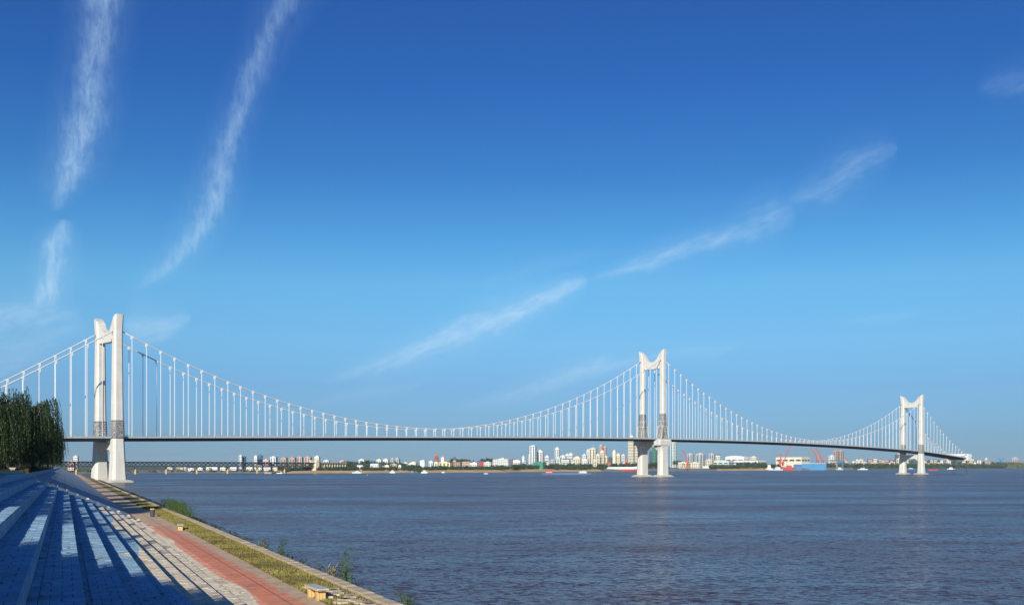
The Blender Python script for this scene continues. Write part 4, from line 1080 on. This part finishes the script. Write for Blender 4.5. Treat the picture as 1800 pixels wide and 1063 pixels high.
houses(10, 1722, 1800, 811, 817, 'on the far right bank', 'houses at the far right')
houses(14, 604, 735, 814, 820, 'on the wooded hill', 'houses on the wooded hill')
houses(14, 290, 420, 822, 826, 'under the truss bridge', 'low buildings under the truss')
houses(16, 880, 1100, 806, 815, 'below the centre towers', 'low buildings of the centre')

# hills
WOODS = leaf_material('far_leaves', (0.045, 0.075, 0.028), 0.15)
def crown_mesh(b, c, R, H, rr, n=46, s=None):
    for i in range(n):
        d = Vector((rr.gauss(0,1), rr.gauss(0,1), rr.gauss(0,1))).normalized()*(rr.random()**.4)
        p = Vector((c[0]+d.x*R, c[1]+d.y*R, c[2]+H*.5+d.z*H*.5)); q = (s or R*.36)*rr.uniform(.6,1.3)
        a = Vector((rr.gauss(0,1), rr.gauss(0,1), rr.gauss(0,1))).normalized(); e = a.cross(Vector((rr.gauss(0,1), rr.gauss(0,1), rr.gauss(0,1)))).normalized()
        b.add([p-a*q, p+e*q*.7, p+a*q, p-e*q*.7], [(0,1,2,3)])
def hill(name, xs_ys, D_off, label):
    xm = (xs_ys[0][0]+xs_ys[-1][0])/2; D = shoreD(xm)+D_off
    b = MB(); n = len(xs_ys)
    for dd, f in ((-70, 0.0), (-25, .7), (0, 1.0), (60, .6), (150, 0)):
        for x, y in xs_ys:
            zt = zat(y, D)-3; zb = land(x, D+dd)-2; b.v.append(tuple(at(x, D+dd, zb+(max(zt,zb+.5)-zb)*f)))
    for j in range(4):
        for i in range(n-1): b.f.append((j*n+i, j*n+i+1, (j+1)*n+i+1, (j+1)*n+i)); b.m.append(0)
    tag(b.build(name, TURF), label, None, kind='structure')
    b = MB(); rr = random.Random(int(xm))
    for i in range(int((xs_ys[-1][0]-xs_ys[0][0])*1.6)):
        x = rr.uniform(xs_ys[0][0], xs_ys[-1][0])
        for (xa, ya), (xb, yb) in zip(xs_ys, xs_ys[1:]):
            if xa <= x <= xb: y = ya+(yb-ya)*(x-xa)/(xb-xa)
        f = rr.random(); dd = -70+70*f; zt = zat(y, D)-3; zb = land(x, D+dd)-2
        z = zb+(max(zt, zb+.5)-zb)*(f/0.643*.7 if f < .643 else .7+.3*(f-.643)/.357)
        crown_mesh(b, at(x, D+dd, z-1), rr.uniform(3.2,5.5), rr.uniform(5,8.5), rr, 34)
    tag(b.build(name+'_wood', WOODS, fix=False), label+', its trees', 'wood', kind='stuff')
hill('wooded_hill', [(560,825),(585,818),(605,812.5),(640,811),(680,812),(705,815),(740,820)], 190, 'long wooded hill behind the sand bank at left centre')
hill('ridge', [(770,816),(790,809),(803,806.5),(820,808.5),(838,812),(850,817)], 460, 'wooded ridge with a pavilion right of the pagoda')
hill('knoll', [(838,812),(850,806),(862,804.8),(873,807),(885,813)], 520, 'small round wooded knoll left of the long white block')
hill('right_hill', [(1480,818),(1510,811),(1560,808),(1620,808),(1680,809),(1730,811),(1800,812),(1900,812)], 480, 'low green hillside along the far right bank')
# bands of bank trees that read as one mass
def wood(x0, x1, yt, yb, off, label, dens=1.0):
    b = MB(); rr = random.Random(int(x0*7+yt))
    for i in range(int((x1-x0)*1.15*dens)):
        x = rr.uniform(x0, x1); D = shoreD(x)+off+rr.uniform(-25, 45); m = D/F
        zt = zat(yt+abs(rr.gauss(0, 1.6)), D); zb = zat(yb, D)
        H = max(4, zt-zb); crown_mesh(b, at(x, D, zb), rr.uniform(2.0,3.6)*m, H, rr, 40)
    tag(b.build('bank_wood', WOODS, fix=False), label, 'wood', kind='stuff')
wood(489, 547, 818.5, 826, 75, 'dark trees under the last truss span')
wood(555, 640, 819, 825.5, 70, 'dark trees at the foot of the arched approach', 1.3)
wood(640, 760, 820.5, 825.5, 60, 'trees along the sand bank between hill and pagoda')
wood(758, 872, 818, 825, 70, 'green tree belt below the pagoda', 1.4)
wood(866, 900, 817, 824.5, 60, 'row of trees before the long white office block')
wood(899, 925, 814, 824, 60, 'dark wood right of the long white office block', 1.8)
wood(928, 966, 815, 823, 90, 'trees below the pale centre towers')
wood(958, 1000, 813, 823, 110, 'dark trees in front of the mint podium')
wood(975, 1060, 818.5, 824, 55, 'hedge-like trees behind the sand in the centre', 1.4)
wood(1000, 1104, 813.5, 822, 95, 'trees below the cream towers', 1.2)
wood(1100, 1125, 812, 822, 80, 'trees at the foot of the tall striped tower')
wood(1139, 1162, 811, 822, 70, 'trees between the middle piers', 1.6)
wood(1184, 1200, 808, 816, 200, 'dark treetops right of the middle pier')
wood(1248, 1300, 815, 823, 60, 'dense trees on the tan bank', 1.6)
wood(1295, 1346, 811, 823, 70, 'tall round trees on the tan bank', 1.7)
wood(1340, 1372, 814, 822, 90, 'trees behind the white work boats')
wood(1450, 1490, 813, 822, 110, 'trees right of the blue dock')
wood(1484, 1580, 813, 822, 60, 'tree belt along the bank left of the right tower', 1.3)
wood(1580, 1700, 813, 822, 60, 'tree belt along the bank right of the right tower', 1.3)
wood(1690, 1830, 814, 821.5, 50, 'green bank at the far right', 1.5)
wood(100, 330, 826, 831, 40, 'hazy trees far behind the left tower', .7)
wood(560, 780, 819, 827, 95, 'dark tree belt behind the sand at left centre', .8)
wood(860, 1130, 816, 824, 130, 'tree belt at the feet of the centre towers', .7)
wood(330, 480, 825, 830, 40, 'trees along the quay under the truss', .7)

# pagoda and pavilion
def pagoda(xc, yt, yb, wpx, D, tiers, wallc, roofc, name, label):
    m = D/F; zb = zat(yb, D)-2; H = zat(yt, D)-zb; w = wpx*m/2
    r = empty(name, (*at(xc, D).xy, zb-8), 0.3); tag(r, label, 'pagoda' if tiers > 2 else 'pavilion')
    b = MB(); b.box(-w*1.15, w*1.15, -w*1.15, w*1.15, 0, 8.2); b.build('terrace', bmat('tan'), r)
    th = H*.86/tiers
    for k in range(tiers):
        s = w*(1-.07*k); z = 8+k*th
        oc = lambda q, z: [(cos(i*pi/4+pi/8)*q, sin(i*pi/4+pi/8)*q, z) for i in range(8)]
        b = MB(); b.rings([oc(s*.82, z), oc(s*.80, z+th*.72)]); st = b.build('storey', bmat(wallc), r)
        b = MB(); b.rings([oc(s*1.16, z+th*.62), oc(s*1.12, z+th*.70), oc(s*.82, z+th*.98), oc(s*.6, z+th)]); b.build('eaves', bmat(roofc), st)
        b = MB()
        for i in range(8):
            q = i*pi/4; b.bar((cos(q)*s*.80, sin(q)*s*.80, z+th*.1), (cos(q)*s*.80, sin(q)*s*.80, z+th*.5), s*.3, s*.1)
        o = b.build('lattice_window', bmat('dark'), st); o['kind'] = 'stuff'
    b = MB(); b.rings([oc(w*.62, 8+tiers*th), oc(w*.25, 8+tiers*th+H*.08), oc(w*.04, 8+H+1.5)]); b.build('spire_roof', bmat(roofc), r)
pagoda(767.3, 798.2, 812, 8.6, shoreD(767)+300, 5, 'rust', 'orange', 'pagoda', 'red brown five storey pagoda standing above the bank')
pagoda(799, 802, 807.5, 4.6, shoreD(799)+452, 2, 'dark', 'dark', 'hilltop_pavilion', 'small dark pavilion on the wooded ridge right of the pagoda')

# ------------------------------------------------------------------ ships, boats and cranes
def hull_mesh(L_, B_, H, bow=.16, stern=.08, sheer=.25, z0=-1.0, n=14):
    b = MB(); rg = []
    for i in range(n+1):
        t = i/n; x = -L_/2+L_*t
        f = min(1, (t/stern)**.5 if t < stern else 1, ((1-t)/bow)**.6 if t > 1-bow else 1); f = max(f, .04 if t > .5 else .55)
        sh = H*(1+sheer*max(0, (t-.75)/.25)**2+.08*max(0, (.15-t)/.15)); q = B_/2*f
        rg.append([(x, -q*.72, z0), (x, -q, z0+(sh-z0)*.45), (x, -q*1.03, sh), (x, q*1.03, sh), (x, q, z0+(sh-z0)*.45), (x, q*.72, z0)])
    b.rings(rg); return b
def ship(name, x0, x1, yw, ydeck, hullc, bandc, label, house=None, flip=False, cat='ship', band=.45, extra=None):
    xc = (x0+x1)/2; D = CAM_Z*F/(yw-820); m = D/F; L_ = (x1-x0)*m; H = max(1.2, (yw-ydeck)*m); B_ = max(L_*.15, 3)
    r = empty(name, (*at(xc, D).xy, 0), (pi if flip else 0)-math.atan((xc-900)/F)); tag(r, label, cat)
    hull_mesh(L_, B_, H).build('hull', bmat(hullc), r)
    if bandc: hull_mesh(L_*.998, B_*1.012, H*band, sheer=.0).build('boot_band', bmat(bandc), r)
    b = MB(); b.box(-L_*.44, L_*.36, -B_*.42, B_*.42, H*.98, H+.35*m*.5); b.build('deck_coaming', bmat('dark'), r)
    if house:
        f0, f1, hh, hc = house; hx0, hx1 = -L_/2+L_*f0, -L_/2+L_*f1; z = H
        hs = hh*m; t = MB(); t.box(hx0, hx1, -B_*.42, B_*.42, z, z+hs*.5); sp_ = t.build('superstructure', bmat(hc), r)
        t = MB(); t.box(hx0+(hx1-hx0)*.12, hx1-(hx1-hx0)*.1, -B_*.34, B_*.34, z+hs*.5, z+hs*.85); t.box(hx0+(hx1-hx0)*.05, hx1-(hx1-hx0)*.02, -B_*.38, B_*.38, z+hs*.85, z+hs*.92); t.build('bridge_deck', bmat(hc), sp_)
        t = MB()
        n = max(3, int((hx1-hx0)/2.6))
        for k in range(n):
            u = hx0+(hx1-hx0)*(k+.5)/n
            for zz in (.2, .62): t.box(u-.28*(hx1-hx0)/n, u+.28*(hx1-hx0)/n, -B_*.43-.06, -B_*.33, z+hs*zz, z+hs*(zz+.14))
        o = t.build('cabin_windows', GLASS, sp_); o['kind'] = 'stuff'
        t = MB(); t.tube([((hx0+hx1)/2, 0, z+hs*.92), ((hx0+hx1)/2, 0, z+hs*1.5)], [.16*m,.07*m], 5); t.bar(((hx0+hx1)/2-.5*m,0,z+hs*1.25),((hx0+hx1)/2+.5*m,0,z+hs*1.25),.1*m); t.build('mast', FASCIA, sp_)
        t = MB(); t.rings([[(hx0+(hx1-hx0)*.2+cos(i*pi/4)*.35*m, sin(i*pi/4)*.35*m, q) for i in range(8)] for q in (z+hs*.8, z+hs*1.15)]); t.build('funnel', bmat('red' if hc == 'white' else hc), sp_)
    if extra: extra(r, L_, B_, H, m)
    return r
def cargo_hump(r, L_, B_, H, m):
    b = MB(); b.prism([(-L_*.34, H), (-L_*.3, H+.5*m), (L_*.16, H+.5*m), (L_*.2, H)], 'y', -B_*.36, B_*.36); b.build('hatch_cover', bmat('blue'), r)
    b = MB(); b.box(-L_*.425, -L_*.29, -B_*.4, B_*.4, H+.2*m, H+4.2*m); b.box(-L_*.435, -L_*.28, -B_*.44, B_*.44, H+4.2*m, H+5*m); c = b.build('red_cabin', bmat('red'), r)
    b = MB()
    for k in range(6): b.box(-L_*.42+k*L_*.0215, -L_*.42+k*L_*.0215+L_*.012, -B_*.42, -B_*.39, H+1.2*m, H+2.4*m)
    o = b.build('cabin_windows', bmat('white'), c); o['kind'] = 'stuff'
ship('cargo_barge', 953, 1040, 834.3, 831, 'blue', 'dark', 'long blue barge with red cabin under way in mid river', (.74,.90,4.2,'white'), extra=cargo_hump, cat='barge')
def derricks(r, L_, B_, H, m):
    for f in (-.40, -.36, -.31, -.27):
        b = MB(); b.box(L_*f, L_*(f+.025), -B_*.3, B_*.3, H, H+8*m); b.build('deck_tower', bmat('rust'), r)
    b = MB(); b.box(-L_*.42, -L_*.235, -B_*.32, B_*.32, H+3.4*m, H+5*m); b.build('platform', bmat('rust'), r)
    b = MB(); b.tube([(L_*.2,0,H),(L_*.2,0,H+4*m)], .4*m, 6); b.build('deck_post', bmat('red'), r)
ship('cargo_ship', 1056, 1123, 828.0, 820.2, 'mint', 'red', 'big pale green cargo ship with red bottom left of the middle pier', None, extra=derricks, band=.5)
ship('cargo_ship', 1179, 1197, 826.6, 820.3, 'mint', 'dark', 'pale ship with rusty towers just right of the middle pier', None, extra=derricks, band=.25)
ship('cargo_ship', 1209, 1253, 826.8, 819, 'white', 'red', 'white hulled ship with red bottom beside the harbour crane', None, band=.42)
ship('work_barge', 1140, 1161, 827.3, 824.5, 'red', None, 'red work barge with rusty gear between the middle piers', (.35,.75,9,'rust'), cat='barge')
ship('work_boat', 1195, 1207, 826.9, 823.4, 'grey', None, 'grey work boat below the red harbour crane', (.2,.7,3,'white'), cat='boat')
for x0, x1, yw, yd, hc, hs, lb in [
 (122,140,830.8,828,'white',5,'white ship moored at the far left under the truss'),
 (685,695,831,829,'white',3,'white passenger ship on the sand bank, left one'),
 (740,752,831.2,829,'white',3.2,'larger white passenger ship below the tall blank building'),
 (776,782,830.6,829.3,'white',1.3,'white motor boat below the pagoda'),
 (619,636,831.4,829.4,'mint',2.2,'pale green ferry on the sand below the wooded hill'),
 (1346,1358,826.3,823,'white',7,'white work boat left of the tall red boom'),
 (1358,1376,826.4,824,'grey',4,'grey crane pontoon below the red boom'),
 (1470,1482,825.5,823.9,'grey',3,'grey boat right of the blue dock'),
 (1508,1525,825.3,824,'white',2,'white boat on the right bank near the twin towers'),
 (1594,1608,824.8,823.5,'skyblue',1.5,'pale blue boat left of the right bridge tower foot'),
 (1665,1678,824.6,823.4,'white',2.5,'white boat under the right end of the bridge')]:
    ship('moored_ship', x0, x1, yw, yd, hc, None, lb, (.25,.75,hs,'white'), cat='ship')
ship('moored_barge', 713, 731, 831.2, 829.3, 'dark', None, 'dark low barge between the two white passenger ships', (.55,.75,2,'grey'), cat='barge')
ship('moored_barge', 465, 478, 831.9, 829.8, 'brown', None, 'brown sand barge under the truss bridge', (.1,.3,2,'grey'), cat='barge')
ship('moored_barge', 486, 497, 831.9, 830.4, 'white', None, 'white barge next to the brown sand barge', (.6,.85,1.8,'white'), cat='barge')
ship('speed_boat', 850.5, 858, 832.6, 831.4, 'white', None, 'tiny white boat with red top in mid river', (.4,.6,1.5,'red'), cat='boat')
ship('ferry_boat', 185, 191, 843.5, 839, 'white', None, 'dark red cabin boat between the legs of the left tower', (.05,.95,12,'rust'), cat='boat')
ship('red_barge', 1632, 1648.5, 826.8, 824.8, 'red', None, 'red barge right of the right bridge tower', None, cat='barge')
# channel buoys
def buoy(px, py, label):
    D = CAM_Z*F/(py-820); m = D/F; r = empty('buoy', (*at(px, D).xy, 0)); tag(r, label, 'buoy')
    c = lambda q, z: [(cos(i*pi/4)*q*m, sin(i*pi/4)*q*m, z*m) for i in range(8)]
    b = MB(); b.rings([c(.9,-.4),c(.9,.5),c(.3,.6)]); b.build('float', bmat('white'), r)
    b = MB(); b.rings([c(.5,.6),c(.25,2.6),c(.02,3.2)]); b.build('cone', bmat('red'), r)
buoy(645.5, 835, 'red and white channel buoy off the wooded hill'); buoy(553.5, 832.8, 'small white buoy off the bridgehead tower')
# harbour cranes
RED = principled('crane_red', (0.42, 0.045, 0.03), rough=0.55, var=0.2, scale=0.1)
ORANGE = principled('crane_orange', (0.42, 0.10, 0.045), rough=0.55, var=0.2, scale=0.1)
def lattice(b, p, q, w, m, n=8):
    p, q = Vector(p), Vector(q); d = (q-p).normalized(); s = d.cross(Vector((0,1,0))).normalized()*w*m
    pts0 = [p.lerp(q, i/n)+s*(1-.75*i/n) for i in range(n+1)]; pts1 = [p.lerp(q, i/n)-s*(1-.75*i/n) for i in range(n+1)]
    for y in (-.35*m, .35*m):
        o = Vector((0,y,0))
        b.bar(pts0[0]+o, pts0[-1]+o, .32*m); b.bar(pts1[0]+o, pts1[-1]+o, .32*m)
        for i in range(n): b.bar(pts0[i]+o, pts1[i+1]+o, .2*m); b.bar(pts1[i]+o, pts0[i+1]+o, .2*m)
def crane(name, xb, yb, pts, D, mt, label, base='portal', colz=None):
    m = D/F; zb = zat(yb, D); r = empty(name, (*at(xb, D).xy, zb)); tag(r, label, 'crane')
    P = lambda x, y: Vector(((x-xb)*m, 0, (yb-y)*m))
    yc = pts['pivot']
    b = MB()
    if base == 'portal':
        for sx in (-2.2, 2.2):
            for sy in (-2.2, 2.2):
                l = MB(); l.bar((sx*m, sy*m, -1), (sx*.45*m, sy*.45*m, (yb-yc[1])*m*.6), .9*m); l.build('leg', mt, r)
    else:
        b.box(-2.4*m, 2.4*m, -2*m, 2*m, -1, 2.2*m)
    b.box(-1.3*m, 1.3*m, -1.3*m, 1.3*m, (yb-yc[1])*m*.5, (yb-yc[1])*m*.95); b.build('tower', mt, r)
    b = MB(); c = P(*yc); b.box(c.x-2.2*m, c.x+1.6*m, -1.5*m, 1.5*m, c.z-1.2*m, c.z+1.6*m); cab = b.build('machinery_house', mt, r)
    b = MB(); b.box(c.x+1.2*m, c.x+2.2*m, -1.0*m, 1.0*m, c.z-.6*m, c.z+.9*m); b.build('cab_window', GLASS, cab)
    b = MB(); lattice(b, P(*yc), P(*pts['tip']), .8, m); j = b.build('jib', mt, r)
    if 'fly' in pts:
        b = MB(); lattice(b, P(*pts['tip']), P(*pts['fly']), .45, m, 4); b.build('fly_jib', mt, j)
    if 'back' in pts:
        b = MB(); b.bar(P(*yc), P(*pts['back']), .8*m); b.bar(P(*pts['back']), P(*pts['tip']), .35*m); b.build('back_stay', mt, r)
        b = MB(); q = P(*pts['back']); b.box(q.x-.9*m, q.x+.9*m, -.9*m, .9*m, q.z-1.4*m, q.z); b.build('counterweight', mt, r)
    if 'hook' in pts:
        f = P(*pts.get('fly', pts['tip'])); b = MB(); b.bar(f, (f.x, 0, f.z-pts['hook']*m), .12*m); b.build('hoist_rope', STEEL, r)
crane('harbour_crane', 1208.5, 824, {'pivot': (1207, 811), 'tip': (1201.5, 791.5), 'fly': (1197.5, 800), 'back': (1209.5, 804), 'hook': 4}, shoreD(1208)+8, RED, 'tall red harbour crane right of the middle pier')
crane('shipyard_crane', 1437, 815, {'pivot': (1435, 800), 'tip': (1425.5, 787), 'fly': (1420.5, 795), 'back': (1440, 796), 'hook': 5}, shoreD(1437)+150, ORANGE, 'orange shipyard crane above the blue dock, jib to the left')
crane('shipyard_crane', 1446, 813, {'pivot': (1445, 803), 'tip': (1435.5, 788.5), 'fly': (1433, 794), 'back': (1449.5, 808)}, shoreD(1446)+190, ORANGE, 'darker orange shipyard crane behind its neighbour, right one')
crane('floating_crane', 1371, 824, {'pivot': (1371, 812), 'tip': (1372.5, 798), 'fly': (1362.5, 802), 'back': (1377, 811)}, shoreD(1371)-25, RED, 'red floating crane with short thick boom', 'box')
crane('boom_crane', 1376, 822, {'pivot': (1376, 814), 'tip': (1390.5, 782), 'back': (1373, 805)}, shoreD(1376)-12, RED, 'red crane with one long slanting lattice boom', 'box')
crane('gantry_crane', 1760, 815, {'pivot': (1760, 808), 'tip': (1766, 804.5), 'back': (1755, 804.5)}, shoreD(1760)+120, bmat('skyblue'), 'blue gantry crane at the far right bank')
# red dredger and the blue floating dock
ship('dredger', 1373, 1397, 826.3, 823.2, 'red', None, 'bright red dredger in front of the blue dock', (.35,.8,6,'red'), cat='boat')
def dock(x0, x1, yt, yb, D, col, label):
    m = D/F; r = empty('floating_dock', (*at((x0+x1)/2, D).xy, 0), -math.atan(((x0+x1)/2-900)/F)); tag(r, label, 'floating dock'); w = (x1-x0)*m; h = zat(yt, D)
    b = MB(); b.box(-w/2, w/2, -8, 40, -2, 4); b.build('pontoon', bmat(col), r)
    b = MB(); b.box(-w/2, w/2, -8, -3, 4, h); wl = b.build('side_wall', bmat(col), r)
    b = MB(); b.box(-w/2, w/2, 35, 40, 4, h); b.build('side_wall', bmat(col), r)
    for k in range(9):
        b = MB(); u = -w/2+w*(k+.5)/9; b.box(u-.18*m, u+.18*m, -8.5, -8, -1, h-.5); b.build('rib', bmat('blue'), wl)
    b = MB(); b.box(-w/2, w/2, -8.4, -2.6, h, h+.5*m); b.build('walkway', bmat('white'), wl)
dock(1409, 1451.5, 814.3, 825.5, shoreD(1430)-30, 'skyblue', 'large bright blue floating dock at the shipyard')
dock(1395, 1409, 815.5, 825, shoreD(1402)-8, 'blue', 'dark blue end section left of the bright blue dock')

# ------------------------------------------------------------------ air
HAZE_DENSITY = 2.6e-5
if HAZE_DENSITY:
    b = MB(); b.box(-9000, 9000, -700, 20000, -8, 172)
    hz = b.build('haze', None); hm = bpy.data.materials.new('haze'); hm.use_nodes = True; nt = hm.node_tree; nt.nodes.clear()
    pv = N(nt, 'ShaderNodeVolumePrincipled'); pv.inputs['Color'].default_value = (0.62, 0.80, 1.0, 1); pv.inputs['Density'].default_value = HAZE_DENSITY; pv.inputs['Anisotropy'].default_value = 0.0
    out = N(nt, 'ShaderNodeOutputMaterial'); nt.links.new(pv.outputs[0], out.inputs['Volume'])
    hz.data.materials.clear(); hz.data.materials.append(hm); tag(hz, 'thin blue river haze over the far bank', None, kind='stuff')
